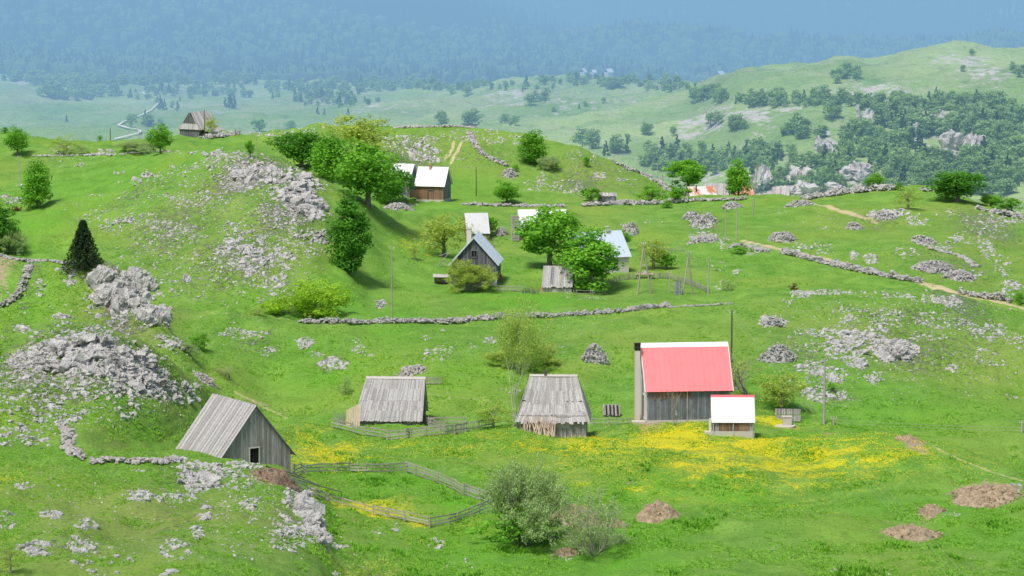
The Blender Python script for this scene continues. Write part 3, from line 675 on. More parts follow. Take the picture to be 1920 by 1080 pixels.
    # hill with the wheel tracks
    for a in [(770,275,50,22,90,.5,1.5),(740,262,24,10,30,.5,1.5),(800,262,20,10,24,.4,1.3),(790,290,34,14,50,.5,1.6),(810,300,12,8,16,.6,1.6),(840,258,26,8,20,.4,1.2),(895,247,50,6,40,.4,1.2),(870,258,16,7,14,.5,1.4),(900,264,24,10,26,.4,1.3),(930,262,18,8,20,.5,1.4),(970,258,16,14,26,.6,1.6),
              (985,270,10,8,10,.5,1.4),(960,328,10,8,20,.6,1.5),(860,298,10,4,5,.4,1.),(878,316,8,3,4,.4,.8),(1000,350,20,12,20,.4,1.2),(1015,335,8,14,14,.5,1.3),(1060,350,40,12,40,.4,1.2),(1030,345,24,16,26,.4,1.1),(1090,360,34,10,34,.4,1.2),(1075,290,14,10,16,.4,1.2),(1120,300,30,10,24,.3,1.),(1180,318,34,6,20,.3,.9),(1125,330,12,8,22,.6,1.4),
              (1165,337,12,5,12,.5,1.2),(1185,345,20,8,14,.3,.9),(900,300,120,40,50,.15,.5),(1110,330,90,30,50,.15,.5),(500,250,40,8,50,.5,1.6),(530,262,20,12,40,.6,1.8),(560,250,30,8,30,.5,1.3),(760,385,24,5,20,.4,1.1),(745,375,20,7,20,.4,1.1),(590,240,40,6,30,.4,1.2)]:
        S('F', *a)
    for a in [(150,309,8,4,10,.5,1.3),(115,310,10,4,7,.3,.9),(195,286,22,6,36,.5,1.6),(115,280,20,8,26,.4,1.5),(255,340,10,7,18,.5,1.5),(275,327,10,5,14,.5,1.5),(290,320,16,5,10,.3,1.),(322,313,4,3,3,.6,1.),(220,323,14,4,9,.3,.9),(60,255,40,5,20,.3,1.),(350,287,34,4,30,.4,1.2),(395,288,24,5,34,.5,1.5),(30,375,30,6,30,.4,1.2),(10,370,14,6,16,.4,1.2),(95,372,10,3,8,.3,.8),
              (38,346,4,3,4,.5,1.),(285,275,14,6,14,.3,1.),(160,300,150,16,40,.15,.6),(215,415,40,25,30,.2,.7),(130,385,40,12,20,.2,.6),(150,300,4,2,2,.3,.5)]:
        S('L', *a)
    for a in [(715,570,10,8,14,.6,1.4),(780,455,24,8,10,.2,.7),(1180,905,8,5,5,.3,.6),(1260,720,10,5,5,.2,.4),(1450,1026,10,6,3,.2,.4),(1565,1070,6,4,2,.4,.6),(1665,1075,6,4,2,.4,.6),(1630,990,14,6,4,.2,.4),(1780,965,20,6,12,.2,.5),(1900,915,24,8,24,.3,.9),(1750,962,30,12,12,.1,.3),(1820,1045,8,4,2,.2,.4),(1300,1000,300,70,60,.06,.2),(1740,830,6,2,3,.2,.4),
              (430,605,12,3,4,.2,.5),(500,602,20,3,5,.2,.5),(1210,792,24,4,8,.15,.4),(745,790,60,5,60,.08,.3),(700,600,120,5,24,.1,.35),(1000,580,60,8,12,.1,.3),(1075,542,16,4,10,.2,.5),(1065,555,6,5,7,.3,.6),(1110,560,30,3,30,.15,.4),(1180,555,24,2,16,.1,.3)]:
        S('M', *a)
    # big bedrock slabs sunk into the turf
    for a in [('C',230,545,52,36,18,3.6,6.5,1.25),('C',290,590,26,20,8,3,5,1.2),('E',565,365,30,32,14,3.6,7.5,.9),('E',500,325,60,18,14,2.6,5,.8),('E',470,470,50,30,10,2.4,4,.9),('B',150,672,120,34,22,2.6,5.5,.8),('B',270,700,40,40,8,2.4,4.5,.8),('A',568,952,10,12,5,3.4,5.5,1.2),('A',582,990,10,18,5,2.6,4,1.1),('A',380,905,40,16,6,2,3.4,.8),('R',1680,658,34,14,12,3,5.5,.8),('R',1600,640,50,24,12,2,4,.8),('R2',1655,402,26,6,7,2.6,4.5,.8),('F',790,285,30,18,8,2.4,4,.8)]:
        _S(*a[:5], int(a[5]*1.25), a[6]*.8, a[7]*.74, tall=a[8]*1.15)
    ROCKS.sort(key=lambda r: -r[0])
    vis = []; rest = []
    for r in ROCKS:
        u, v = proj(r[1])
        (vis if (len(vis) < 290 and -5 < u < 1925 and -5 < v < 1085) else rest).append(r)
    meshes = []
    for i, (V, Fc) in enumerate(PR3 + PR2[:4]):
        meshes.append(mesh_np('rock', V, [Fc], M['limestone'], {'tint': np.full(len(Fc), random.random())}))
    for r in vis:
        o = link('rock', random.choice(meshes)); o.location = r[1]
        o.scale = r[2]; o.rotation_euler = (random.gauss(0,.25), random.gauss(0,.25), random.random()*6.28)
        tag(o, r[4], 'rock', r[3])
    bigr = [r for r in rest if r[0] > 5.5]; sm = [r for r in rest if r[0] <= 5.5]
    Vb = bake(PR2, [r[1] for r in bigr], [r[2] for r in bigr], 'stones', M['limestone'], .35)
    tag(link('scattered_stones', Vb), 'countless medium limestone rocks showing through the turf', 'stones', kind='stuff')
    Vb = bake(PR1, [r[1] for r in sm], [r[2] for r in sm], 'stones', M['limestone'], .5)
    tag(link('scattered_stones', Vb), 'countless small limestone rocks strewn over the pastures', 'stones', kind='stuff')

STN = [rock_proto(80+i, ICO1, .3, 5) for i in range(5)]
def stone_wall(pts, label, h=.8, w=.8, s=.2, dens=1.0, mat='pile_stone', ymin=0, rag=.3):
    W = wpath(pts, ymin, 6)
    if len(W) < 2: return
    pos = []; scl = []; hash_w = len(label)*7.3 + W[0].x
    tot = 0
    for a, b in zip(W[:-1], W[1:]):
        L = (b - a).length
        if L > 60: continue
        n = int(L*(h + .5*w)/(s*s) * 1.5 * dens) + 1
        dx, dy = (b.x-a.x)/L, (b.y-a.y)/L
        for i in range(n):
            t = random.random(); q = random.uniform(-1, 1); hh = .85*h*(.55 + .45*min(1, max(0, .75 + .9*float(vnoise((tot+t*L)/2.1, hash_w, 3))))) * (.8 + .35*float(vnoise((tot+t*L)/.7, hash_w+9, 5)))
            top = hh*max(.05, 1 - .55*abs(q)**2)
            z = random.random()**.6*top
            x = a.x + (b.x-a.x)*t - dy*q*w/2; y = a.y + (b.y-a.y)*t + dx*q*w/2
            g = a.z + (b.z - a.z)*t
            k = s*random.choice((.6,.8,1,1.2,1.7))*random.uniform(.8,1.15)*.62
            pos.append((x, y, g + z)); scl.append((k*random.uniform(.9,1.6), k*random.uniform(.8,1.3), k*random.uniform(.5,.8)))
        tot += L
    o = link('stone_wall', bake(STN, pos, scl, 'stone_wall', M[mat], .4)); tag(o, label, 'stone wall', 'dry-stone walls around the pastures', 'thing')
    return o
def stone_heap(u, v, wpx, hpx, label, s=.26, mat='pile_stone', tip=.75):
    """v is the foot of the heap"""
    h0 = hit(u, v - 1)
    if h0 is None: return
    rx = wpx/2/ppm(h0); H = hpx/ppm(h0)*.72; ry = rx*.8
    cy = h0.y + ry*.7; n = int(rx*ry*3.14/(s*s)*1.9) + 10
    pos = []; scl = []
    lob = [(random.uniform(-.4,.4), random.uniform(-.3,.3), random.uniform(.5,1)) for _ in range(4)]
    for i in range(n):
        a = random.random()*6.283; q = math.sqrt(random.random())*1.02
        lx, ly = q*math.cos(a), q*math.sin(a)
        e = 1 + .18*vnoise(math.cos(a)*2 + u, math.sin(a)*2, 7)
        f = max(0, 1 - q**3.4)
        f *= .75 + .35*max(math.exp(-((lx-l[0])**2 + (ly-l[1])**2)*4)*l[2] for l in lob)
        x, y = h0.x + lx*rx*e, cy + ly*ry*e; g = gz(x, y)
        if g is None: continue
        k = s*random.uniform(.5, 1.25)*.62
        pos.append((x, y, g + H*f*random.uniform(.86, 1.02))); scl.append((k*random.uniform(.9,1.6), k*random.uniform(.8,1.3), k*random.uniform(.5,.85)))
    # body under the stones
    mm = bake(STN, pos, scl, 'stone_heap', M[mat], .5)
    o = link('stone_heap', mm); tag(o, label, 'stone heap', 'heaps of field stones')
    m = MB(); K_ = 10; Rr = 5; Vt = []; 
    for j in range(Rr+1):
        q = 1 - j/Rr
        for i in range(K_):
            a = i/K_*6.283; x, y = h0.x + q*rx*.92*math.cos(a), cy + q*ry*.92*math.sin(a); g = gz(x, y) or h0.z
            Vt.append((x, y, g - .1 + H*.72*max(0, 1 - q**3.4)))
    m.add(Vt, [(j*K_+i, j*K_+(i+1)%K_, (j+1)*K_+(i+1)%K_, (j+1)*K_+i) for j in range(Rr) for i in range(K_)])
    m.build('core', M[mat], o)
    return o
def build_walls():
    sw = stone_wall
    sw([(566,606),(640,607),(730,606),(800,605),(870,602),(950,597),(1015,595)], 'long dry-stone wall crossing the pasture left of the birch', .85, .9)
    sw([(822,606),(850,607),(880,604)], 'collapsed thick stretch of stone wall below the long wall', .9, 1.4, .24)
    sw([(1015,594),(1080,592),(1150,587),(1205,580),(1250,576)], 'dry-stone wall between the birch and the power poles', .7, .8)
    sw([(1250,577),(1330,573),(1375,570)], 'thin line of stones continuing the wall above the red-roofed house', .25, .3, .18)
    sw([(58,491),(50,515),(42,540),(30,560),(0,578)], 'steep dry-stone wall running down the slope left of the spruce', .9, .8, .26)
    sw([(0,480),(30,488),(60,490),(100,490),(140,497)], 'low stone line along the brow under the spruce', .3, .5, .22)
    sw([(870,384),(920,386),(1000,388),(1060,388)], 'stone wall under the hill with wheel tracks', .7, 1.0, .3)
    sw([(1092,387),(1150,384),(1200,384),(1290,379)], 'stone wall in front of the small grey hut', 1.0, 1.3, .3)
    sw([(1292,377),(1340,376),(1400,374)], 'stone wall in front of the rusty-roofed shed', .7, .9, .3)
    sw([(1507,374),(1560,367),(1600,362),(1640,358),(1680,356)], 'thick stone wall along the crest of the right-hand pasture', 1.6, 1.6, .34)
    sw([(1728,357),(1762,359)], 'short end of stone wall beside the dark round tree on the crest', 1.0, 1.1, .32)
    sw([(1375,462),(1400,466),(1440,473)], 'broken stone wall at the top of the dirt track', .8, 1.0, .28)
    sw([(1465,473),(1520,487),(1580,503),(1640,515),(1700,527),(1728,531)], 'long stone wall beneath the dirt track', 1.1, 1.1, .28)
    sw([(1800,549),(1840,558),(1895,567)], 'stone bank beside the lower end of the dirt track', 1.2, 1.6, .3)
    sw([(880,250),(890,272),(905,290),(930,303),(952,313)], 'stone wall climbing beside the twin wheel tracks', .8, 1.1, .3)
    sw([(1150,305),(1200,326),(1240,345),(1256,360)], 'stone wall descending the right shoulder of the hill with wheel tracks', .8, 1.1, .32)
    sw([(742,240),(800,239),(860,238),(920,242)], 'stone line along the summit of the hill with wheel tracks', .45, .8, .3)
    sw([(375,262),(430,256),(480,246),(535,239)], 'stone wall on the ridge right of the old dark barn', 1.3, 1.1, .34)
    sw([(235,288),(300,286),(390,284)], 'thin stone wall across the far left pasture', .35, .6, .28)
    sw([(60,293),(130,292),(235,290)], 'faint line of stones at the edge of the far left pasture', .22, .5, .25)
    sw([(118,800),(130,822),(125,840),(160,862)], 'crumbled pale stone wall turning the corner left of the shed', .6, .9, .3, mat='pale_stone')
    sw([(168,866),(210,866),(250,868),(300,867),(335,864)], 'pale tumbled stone wall leading to the plank-roofed shed', .5, .9, .28, mat='pale_stone')
    sw([(1830,392),(1870,402),(1925,412)], 'stone bank along the brow at the far right', 1.0, 1.8, .34)
    sw([(1710,452),(1760,470),(1800,480),(1830,500)], 'stony ridge line on the right-hand pasture', .3, 1.0, .3)
    sh = stone_heap
    sh(1117,681,52,46, 'round pyramid of grey field stones on the slope left of the red roof')
    sh(1461,678,78,36, 'large sprawling stone heap behind the pale leafy tree')
    sh(1467,455,56,24, 'mound of stones above the top of the dirt track', .3)
    sh(1603,431,36,16, 'small stone mound in the middle of the right-hand pasture', .3)
    sh(1500,387,52,12, 'low stone heap under the stone wall on the crest', .3)
    sh(1373,393,42,16, 'stone heap in front of the roadside poles', .3)
    sh(1319,421,48,22, 'stone heap below the rusty-roofed shed', .3)
    sh(1320,455,60,12, 'flat stone heap in the pasture below the rusty-roofed shed', .3)
    sh(1297,412,34,18, 'smaller stone heap above the one below the rusty-roofed shed', .3)
    sh(1735,457,46,16, 'stone heap on the slope above the dirt track', .3)
    sh(1750,512,80,24, 'broad stone heap beside the dirt track', .3)
    sh(1800,527,64,18, 'stone heap with pale fresh stones beside the dirt track', .3)
    sh(1660,412,44,12, 'elongated stone heap under the small pale tree', .3)
    sh(1182,442,34,28, 'stone pile behind the blue-grey roofed cottage', .3)
    sh(712,579,16,14, 'little stone heap beside the thin wooden pole')
    sh(1690,545,2,2, 'x') if False else None
    sh(745,393,60,14, 'stones banked below the brown-fronted barn', .3)
    sh(955,334,30,20, 'grey stone heap at the foot of the climbing wall', .3)
    sh(940,443,26,20, 'stone heap beside the wooden steps', .28)
    sh(603,455,26,20, 'stone heap left of the tall egg-shaped tree', .3)
    sh(1448,612,38,18, 'flat heap of stones above the power cables', .28)
    sh(772,706,56,14, 'mound of pale rubble behind the fenced barn', .26, 'pale_stone')
    sh(383,720,48,14, 'heap of pale sticks and stones above the shed', .24, 'pale_stone')

def build_cliffs():
    """craggy limestone faces breaking out of the gorge side"""
    L = [(1421,372,30,62,'tall pale cliff face directly behind the slanting pole'),(1500,350,26,40,'pale cliff face left of the crest wall in the gorge'),(1497,372,44,30,'lower broken cliff beneath the first gorge cliff'),(1545,300,20,44,'narrow upright cliff above the skyline barn'),
         (1610,345,34,46,'pale double cliff face in the middle of the gorge side'),(1575,368,26,28,'small low cliff beside the double cliff'),(1620,238,14,40,'thin cliff high on the gorge side'),(1718,258,26,30,'upper left cliff of the big cliff band at the right'),
         (1760,240,44,34,'upper right cliff of the big cliff band at the right'),(1800,300,30,54,'tallest cliff tower in the lower part of the right cliff band'),(1830,292,20,46,'slim cliff tower at the right of the tallest one'),(1778,306,30,26,'low cliff block left of the tallest cliff tower'),(1690,372,26,18,'faint low cliff behind the crest near the round tree')]
    for i, (u, v, w, h, lab) in enumerate(L):
        h0 = hit(u, v, FM)
        if h0 is None: continue
        k = ppm(h0); W, H = w/k, h/k; r = np.random.default_rng(300+i); V, Fc = ICO3[0].copy(), ICO3[1]
        parts_V = []; parts_F = []; off = 0
        for j in range(7):
            V, Fc = rock_proto(300+i*9+j, ICO3, .35, 9)
            sx = W*r.uniform(.35,.6); sz = H*r.uniform(.25,.42); x = r.uniform(-.6,.6)*W; z = r.uniform(.25,.7)*H
            X_ = V*np.array([sx, sx*.9, sz]) + np.array([h0.x + x, h0.y + 4 + r.uniform(-2,3), h0.z + z])
            q = fbm(X_[:,0]/2.2, X_[:,2]/6, 3, i); X_[:,1] += q*1.6; X_[:,0] += fbm(X_[:,2]/5, X_[:,0]/3, 2, i+5)*.8
            parts_V.append(X_); parts_F.append(Fc + off); off += len(V)
        me = mesh_np('cliff', np.concatenate(parts_V), [np.concatenate(parts_F)], M['cliff_stone'], {'tint': np.full(off_faces(parts_F), .6)})
        tag(link('cliff', me), lab, 'cliff', 'cliffs in the gorge', 'thing')
def off_faces(L): return sum(len(f) for f in L)
# ============================================================ TREES
def leafmesh(name, mat, C, Rr, n_per, size, seed, flat=.7, tints=None, jit=.22, shell=.55):
    """leaf-sized faces around clump centres C (n,3) with radii Rr"""
    r = np.random.default_rng(seed); C = np.asarray(C, float); Rr = np.asarray(Rr, float)
    n = len(C); N = n*n_per
    d = r.normal(size=(N, 3)); d /= np.linalg.norm(d, axis=1, keepdims=True)
    ci = np.repeat(np.arange(n), n_per)
    rad = Rr[ci] * (shell + (1-shell)*r.random(N)**.7) * r.uniform(.8, 1.15, N)
    p = C[ci] + d * rad[:, None] * np.array([1, 1, flat])
    nn = d*.7 + r.normal(size=(N, 3))*.55 + np.array([0, 0, .45]); nn /= np.linalg.norm(nn, axis=1, keepdims=True)
    a = np.cross(nn, r.normal(size=(N, 3))); a /= np.linalg.norm(a, axis=1, keepdims=True); b = np.cross(nn, a)
    s = size * r.uniform(.6, 1.3, N)[:, None]
    V = np.stack([p - a*s, p - b*s*.55, p + a*s, p + b*s*.55], 1).reshape(-1, 3)
    Fq = np.arange(N*4).reshape(-1, 4)
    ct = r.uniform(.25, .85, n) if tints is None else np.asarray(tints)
    up = np.clip(d[:, 2]*.22, -.25, .22)  # clump tops tinted lighter, undersides darker: light from above painted in
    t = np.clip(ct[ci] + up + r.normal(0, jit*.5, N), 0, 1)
    return mesh_np(name, V, [Fq], mat, {'tint': t})
def clumps(kind, n, seed, r0=.11, r1=.19):
    r = np.random.default_rng(seed); C = []; Q = []
    lob = r.normal(size=(5, 3)); lob /= np.linalg.norm(lob, axis=1, keepdims=True)
    while len(C) < n:
        d = r.normal(size=3); d /= np.linalg.norm(d)
        b = 1 + .38*max(0, float(np.max(lob @ d)))**4 - .2*r.random()
        q = r.random()**.4
        if kind == 'round': p = np.array([0,0,.53]) + d*q*b*np.array([.34,.34,.36])
        elif kind == 'egg':
            p = np.array([0,0,.50]) + d*q*b*np.array([.22,.22,.42])
            if p[2] > .55: p[:2] *= 1 - (p[2]-.55)*1.1
        elif kind == 'cone':
            z = r.random()**1.3*.82 + .12; w = (1-z)*.30*(.6+.4*r.random()) + .015; a = r.random()*6.28; p = np.array([w*math.cos(a), w*math.sin(a), z])
        elif kind == 'bush':
            p = np.array([0,0,.42]) + d*q*b*np.array([.50,.50,.42])
            if p[2] < .1: continue
        elif kind == 'tiers':
            k = r.integers(0, 5); z = .32 + k*.145; w = [.34,.42,.38,.30,.16][k]; a = r.random()*6.28; q2 = math.sqrt(r.random())
            p = np.array([w*q2*math.cos(a), w*q2*math.sin(a), z + r.normal()*.025 - .08*q2])
        C.append(p); Q.append(r.uniform(r0, r1))
    return np.array(C), np.array(Q)
def trunk_mesh(name, mat, C, seed, n=14, base_r=.03, h=.55, lean=.03, split=None):
    r = random.Random(seed); m = MB()
    top = (r.uniform(-lean, lean), r.uniform(-lean, lean), h)
    pts = [(0,0,-.04), (top[0]*.3, top[1]*.3, h*.35), (top[0]*.7, top[1]*.6, h*.7), top]
    m.tube(pts, [base_r*1.35, base_r, base_r*.75, base_r*.4], 7)
    ids = list(range(len(C))); r.shuffle(ids)
    for i in ids[:n]:
        c = Vector(C[i]); t = r.uniform(.35, .95); s = Vector((top[0]*t, top[1]*t, h*t))
        if c.z < s.z - .1: s.z = max(.12, c.z*.6)
        mid = s.lerp(c, .5) + Vector((r.uniform(-.03,.03), r.uniform(-.03,.03), r.uniform(-.01,.04)))
        m.tube([s, mid, c], [base_r*.42, base_r*.27, base_r*.1], 4)
    return m.mesh(name, mat)
def twig_mesh(name, mat, seed, stems=5, depth=4, spread=.5, r0=.016, length=.34, tips=None, up=.5, zb=0.0, wide=.6):
    r = random.Random(seed); m = MB()
    def grow(p, d, L, rad, k):
        q = p + d*L*.5 + Vector((r.gauss(0,.04), r.gauss(0,.04), r.gauss(0,.03)))*L
        e = p + d*L
        m.tube([p, q, e], [rad, rad*.8, rad*.6], 3, cap=False)
        if tips is not None and k <= 1: tips.append(tuple(e)); tips.append(tuple(q))
        if k == 0: return
        for _ in range(r.choice([2,3,3])):
            nd = (d + Vector((r.gauss(0,spread), r.gauss(0,spread), r.gauss(0,spread*.7) + up*.25))).normalized()
            grow(e if r.random() < .6 else q, nd, L*r.uniform(.6,.85), rad*.58, k-1)
    for i in range(stems):
        a = r.random()*6.28; t = r.uniform(.1, wide) if stems > 1 else .05
        grow(Vector((math.cos(a)*.03*(stems > 1), math.sin(a)*.03*(stems > 1), -.03 + zb)), Vector((math.cos(a)*t, math.sin(a)*t, 1)).normalized(), length, r0, depth)
    return m.mesh(name, mat)

PROTO = {}
def make_proto(key, leafmat, kind, n, per, size, seed, bark='bark', r0=.11, r1=.19, **kw):
    C, Q = clumps(kind, n, seed, r0, r1)
    if kind == 'cone': Q = Q*(1.15 - C[:,2])
    root = leafmesh('crown', M[leafmat], C, Q, per, size, seed, **kw)
    tr = trunk_mesh('trunk', M[bark], C, seed, base_r=.022 if kind in ('cone','egg') else .028, h=.9 if kind == 'cone' else .58)
    w = np.percentile(C[:,0],95) - np.percentile(C[:,0],5) + .15
    PROTO[key] = (root, tr, w, 1.0 if kind != 'round' else 1.02)
def make_twiggy(key, leafmat, seed, per, size, barkm='grey_bark', rad=.05, **kw):
    tips = []
    tw = twig_mesh('trunk', M[barkm], seed, tips=tips, **kw)
    T = np.array(tips); cr = leafmesh('crown', M[leafmat], T, np.full(len(T), rad), per, size, seed, shell=.1)
    PROTO[key] = (cr, tw, max(np.percentile(T[:,0],96)-np.percentile(T[:,0],4), .2) + .03, T[:,2].max() + .02)
def protos():
    make_proto('round', 'leaf_green', 'round', 70, 70, .026, 1)
    make_proto('round2', 'leaf_dark', 'round', 70, 70, .026, 2)
    make_proto('bright', 'leaf_bright', 'round', 95, 85, .022, 3, r0=.08, r1=.15)
    make_proto('bright2', 'leaf_bright', 'egg', 85, 80, .021, 14, r0=.08, r1=.15)
    make_proto('egg', 'leaf_dark', 'egg', 95, 90, .02, 4, r0=.09, r1=.14)
    make_proto('egg2', 'leaf_green', 'egg', 70, 80, .022, 5)
    make_proto('small', 'leaf_green', 'round', 34, 40, .04, 6, r0=.10, r1=.17)
    make_proto('yellow', 'leaf_yellow', 'bush', 90, 80, .022, 7, r0=.10, r1=.17)
    make_proto('bush', 'leaf_green', 'bush', 40, 50, .035, 8)
    make_proto('olive', 'leaf_olive', 'round', 70, 45, .02, 9, r0=.09, r1=.17, shell=.2)
    make_proto('pale', 'leaf_pale', 'round', 60, 36, .02, 10, bark='grey_bark', r0=.08, r1=.16, shell=.1)
    make_proto('palebush', 'leaf_pale', 'bush', 60, 50, .022, 11, bark='grey_bark', shell=.1)
    make_proto('darkbush', 'leaf_grey', 'bush', 40, 40, .03, 12)
    make_proto('russet', 'russet_leaf', 'bush', 20, 30, .05, 13)
    make_twiggy('twig', 'leaf_grey', 31, 5, .010, stems=14, depth=5, spread=.5, length=.22, r0=.010, wide=1.3, zb=0)
    make_twiggy('twig2', 'leaf_olive', 32, 7, .010, stems=14, depth=5, spread=.5, length=.22, r0=.010, wide=1.2)
    make_twiggy('twig3', 'leaf_grey', 39, 3, .010, stems=11, depth=4, spread=.5, length=.26, r0=.008, wide=1.3)
    make_twiggy('bare', 'leaf_olive', 33, 1, .010, barkm='grey_bark', stems=1, depth=6, spread=.38, length=.26, r0=.022)
    make_twiggy('sapling', 'leaf_pale', 35, 1, .008, barkm='grey_bark', stems=3, depth=3, spread=.3, length=.42, r0=.014)
    make_twiggy('birch', 'leaf_pale', 36, 6, .007, barkm='birch_bark', stems=3, depth=6, spread=.40, length=.24, r0=.0048, wide=.45, rad=.10)
    # spruce: whorls of drooping boughs
    r = random.Random(5); C = []; Q = []; tt = []; m = MB(); m.tube([(0,0,-.03),(0,0,.5),(0,0,.99)], [.022,.014,.003], 7)
    for k in range(26):
        z = .06 + .92*(k/26)**.95; L = (1.02 - z)*.40*r.uniform(.85, 1.1) + .012
        for j in range(11):
            a = j/11*6.28 + k*.7 + r.gauss(0,.12); 
            for q in (.25, .45, .65, .82, 1.0):
                C.append((L*q*math.cos(a), L*q*math.sin(a), z - L*.32*q*q)); Q.append(.016 + .03*(1-z)); tt.append(.15 + .6*q*r.random())
            m.tube([(0,0,z), (L*.95*math.cos(a), L*.95*math.sin(a), z - L*.3)], [.004,.001], 3, cap=False)
    PROTO['spruce'] = (leafmesh('crown', M['needle_dark'], C, Q, 9, .017, 5, tints=tt, shell=.1), m.mesh('trunk', M['bark']), .78, 1.0)
    for i, mt in enumerate(['far_leaf', 'far_leaf', 'far_leaf']):
        C, Q = clumps('round' if i < 2 else 'egg', 26, 60+i, .12, .22)
        m = MB(); m.tube([(0,0,-.05),(0,0,.6)], [.03,.01], 4)
        PROTO['far%d' % i] = (leafmesh('crown', M[mt], C, Q, 26, .055, 60+i), m.mesh('trunk', M['bark']), .8, 1.0)
    C, Q = clumps('cone', 34, 70, .08, .16); Q = Q*(1.1 - C[:,2])
    m = MB(); m.tube([(0,0,-.05),(0,0,.9)], [.02,.005], 4)
    PROTO['farpine'] = (leafmesh('crown', M['far_pine'], C, Q, 22, .05, 70), m.mesh('trunk', M['bark']), .52, 1.0)
def tree(u, v, top, wpx, key, label=None, cat='tree', group=None, ymin=0, name=None, rz=None, sink=0, d=None):
    h0 = hit(u, v, ymin) if d is None else Vector(unproj(u, v, d).tolist())
    if h0 is None: print('no ground for tree', u, v); return
    k = ppm(h0); H = (v - top)/k; W = wpx/k
    cr, tr, w, hh = PROTO[key]
    t = empty(name or ('shrub' if cat in ('shrub','bush') else key if key in ('spruce','birch') else 'tree'), (h0.x, h0.y, h0.z - sink), random.random()*6.28 if rz is None else rz)
    if name is None: t.name = 'shrub' if cat in ('shrub','bush') else {'spruce':'spruce_tree','birch':'birch_tree'}.get(key, 'broadleaf_tree')
    t.scale = (W/w, W/w, H/hh)
    link('crown', cr, t); link('trunk', tr, t)
    tag(t, label, cat, group); return t
def build_trees():
    T = tree
    # group behind the domed hill
    T(565,312,238,78,'round2','dark leafy tree at the left end of the grove behind the domed hill')
    T(617,335,245,62,'egg2','light green upright tree in the middle of the grove behind the domed hill')
    T(672,296,203,96,'olive','large olive-brown tree just coming into leaf at the back of the grove')
    T(690,388,254,112,'round','biggest full green tree of the grove, left of the white-roofed barn')
    T(733,386,305,62,'round2','dark lower tree touching the white roofs of the barns')
    T(590,300,262,40,'olive','small olive tree squeezed between the grove trees')
    T(655,512,368,64,'egg','tall dark egg-shaped tree standing alone on the slope of the domed hill')
    T(582,594,512,106,'yellow','big yellow-green bush at the foot of the domed hill','bush')
    T(518,590,556,44,'yellow','small yellow-green bush left of the big one at the foot of the domed hill','bush')
    T(486,592,572,30,'palebush','low pale yellow bush at the end of the flower line','bush')
    T(33,292,234,38,'round','small round tree on the ridge at the upper left corner of the pasture')
    T(70,390,294,46,'egg2','light green column-shaped tree in the far left pasture')
    T(301,289,229,40,'round','round green tree in front of the old dark barn')
    h = hit(152,497); T(157,505,408,86,'spruce','dark conical spruce behind the bare wooden pole', sink=0)
    T(3,474,388,58,'egg','dark green tree cut by the left edge of the photo')
    T(22,476,428,46,'twig','leafless grey bush beside the dark tree at the left edge','bush')
    T(31,397,383,16,'russet','little red-brown bush in the far left pasture','bush')
    T(125,290,250,44,'palebush','thin pale bush on the ridge right of the small round tree','bush')
    T(152,290,268,34,'darkbush','dull green bush on the stony ridge','bush')
    T(258,287,262,66,'twig','wide grey-green bush left of the round tree by the old barn','bush')
    T(10,250,236,14,'bush','tiny dark bush on the skyline of the far left ridge','bush')
    T(487,247,219,24,'small','small tree on the ridge wall right of the old dark barn')
    T(545,240,223,18,'bush','small bright bush on the ridge behind the grove','bush')
    T(187,264,252,8,'bush','tiny bush on the bare ridge between the poles','bush')
    T(417,253,243,18,'bush','bright low bush at the right foot of the old dark barn','bush')
    T(469,296,257,16,'small','slim young tree on the stony top of the domed hill')
    T(378,250,228,16,'pale','pale sapling in front of the old dark barn door')
    T(396,256,214,28,'pale','thin pale tree leaning over the roof of the old dark barn')
    T(1000,308,240,44,'egg2','green upright tree on the hill with wheel tracks')
    T(1030,318,290,40,'twig','grey bare bush at the foot of the tree on the hill with wheel tracks','bush')
    T(1099,313,290,12,'small','tiny cone-shaped bush on the hill slope with wheel tracks','bush')
    T(950,382,336,44,'round','small round tree right of the thin dark pole')
    T(966,322,306,12,'bush','little bush beside the grey stone heap under the climbing wall','bush')
    T(1108,378,347,32,'small','small leafy tree beside the grey hut')
    T(1222,379,344,44,'bush','leafy bush behind the stone wall left of the slanting pole','bush')
    T(1271,379,345,36,'small','small tree at the end of the stone wall by the rusty roof')
    T(1290,358,289,66,'bright','bright rounded tree above the rusty-roofed shed', d=520)
    T(1385,378,300,42,'bright2','light green tree between the grey roofs of the upper hamlet', d=499)
    T(1642,357,323,32,'round','round tree behind the wall on the crest beside a pole')
    T(1685,356,340,16,'bush','small dark bush peeping over the crest wall','bush')
    T(1795,378,314,80,'round2','dark spreading tree on the right end of the crest')
    T(1775,372,340,30,'small','light small tree at the left foot of the dark spreading tree')
    T(1857,388,361,40,'round','green bush-like tree right of the dark spreading tree')
    T(1897,394,367,46,'bush','broad bright bush at the right edge of the crest','bush')
    T(1703,392,346,48,'pale','pale sparse round tree growing from the rocks below the crest wall')
    T(1030,503,370,104,'bright','largest bright green tree in the middle of the village')
    T(1107,548,428,88,'bright2','dense green tree right of the small plank-roofed barn')
    T(1165,470,425,30,'bright','green treetop in front of the blue-grey roof')
    T(832,482,392,78,'olive','olive tree with airy crown left of the grey gabled house')
    T(915,442,399,30,'small','small bluish-green tree behind the gable with the brick chimney')
    T(886,447,428,34,'darkbush','dull bush under the pale roof behind the gabled house','bush')
    T(912,462,440,44,'darkbush','brownish bank of brush right of the brick chimney','bush')
    T(880,546,482,76,'twig2','twiggy half-leafed bush in front of the grey gabled house','bush')
    T(778,488,455,18,'pale','thin whitish sapling on the yellow slope left of the olive tree')
    T(1225,505,440,56,'olive','small crooked tree between the two pole frames')
    T(1250,505,470,30,'small','low bush at the foot of the crooked tree','bush')
    T(1250,390,372,18,'bush','low bush near the stone wall under the slanting pole','bush')
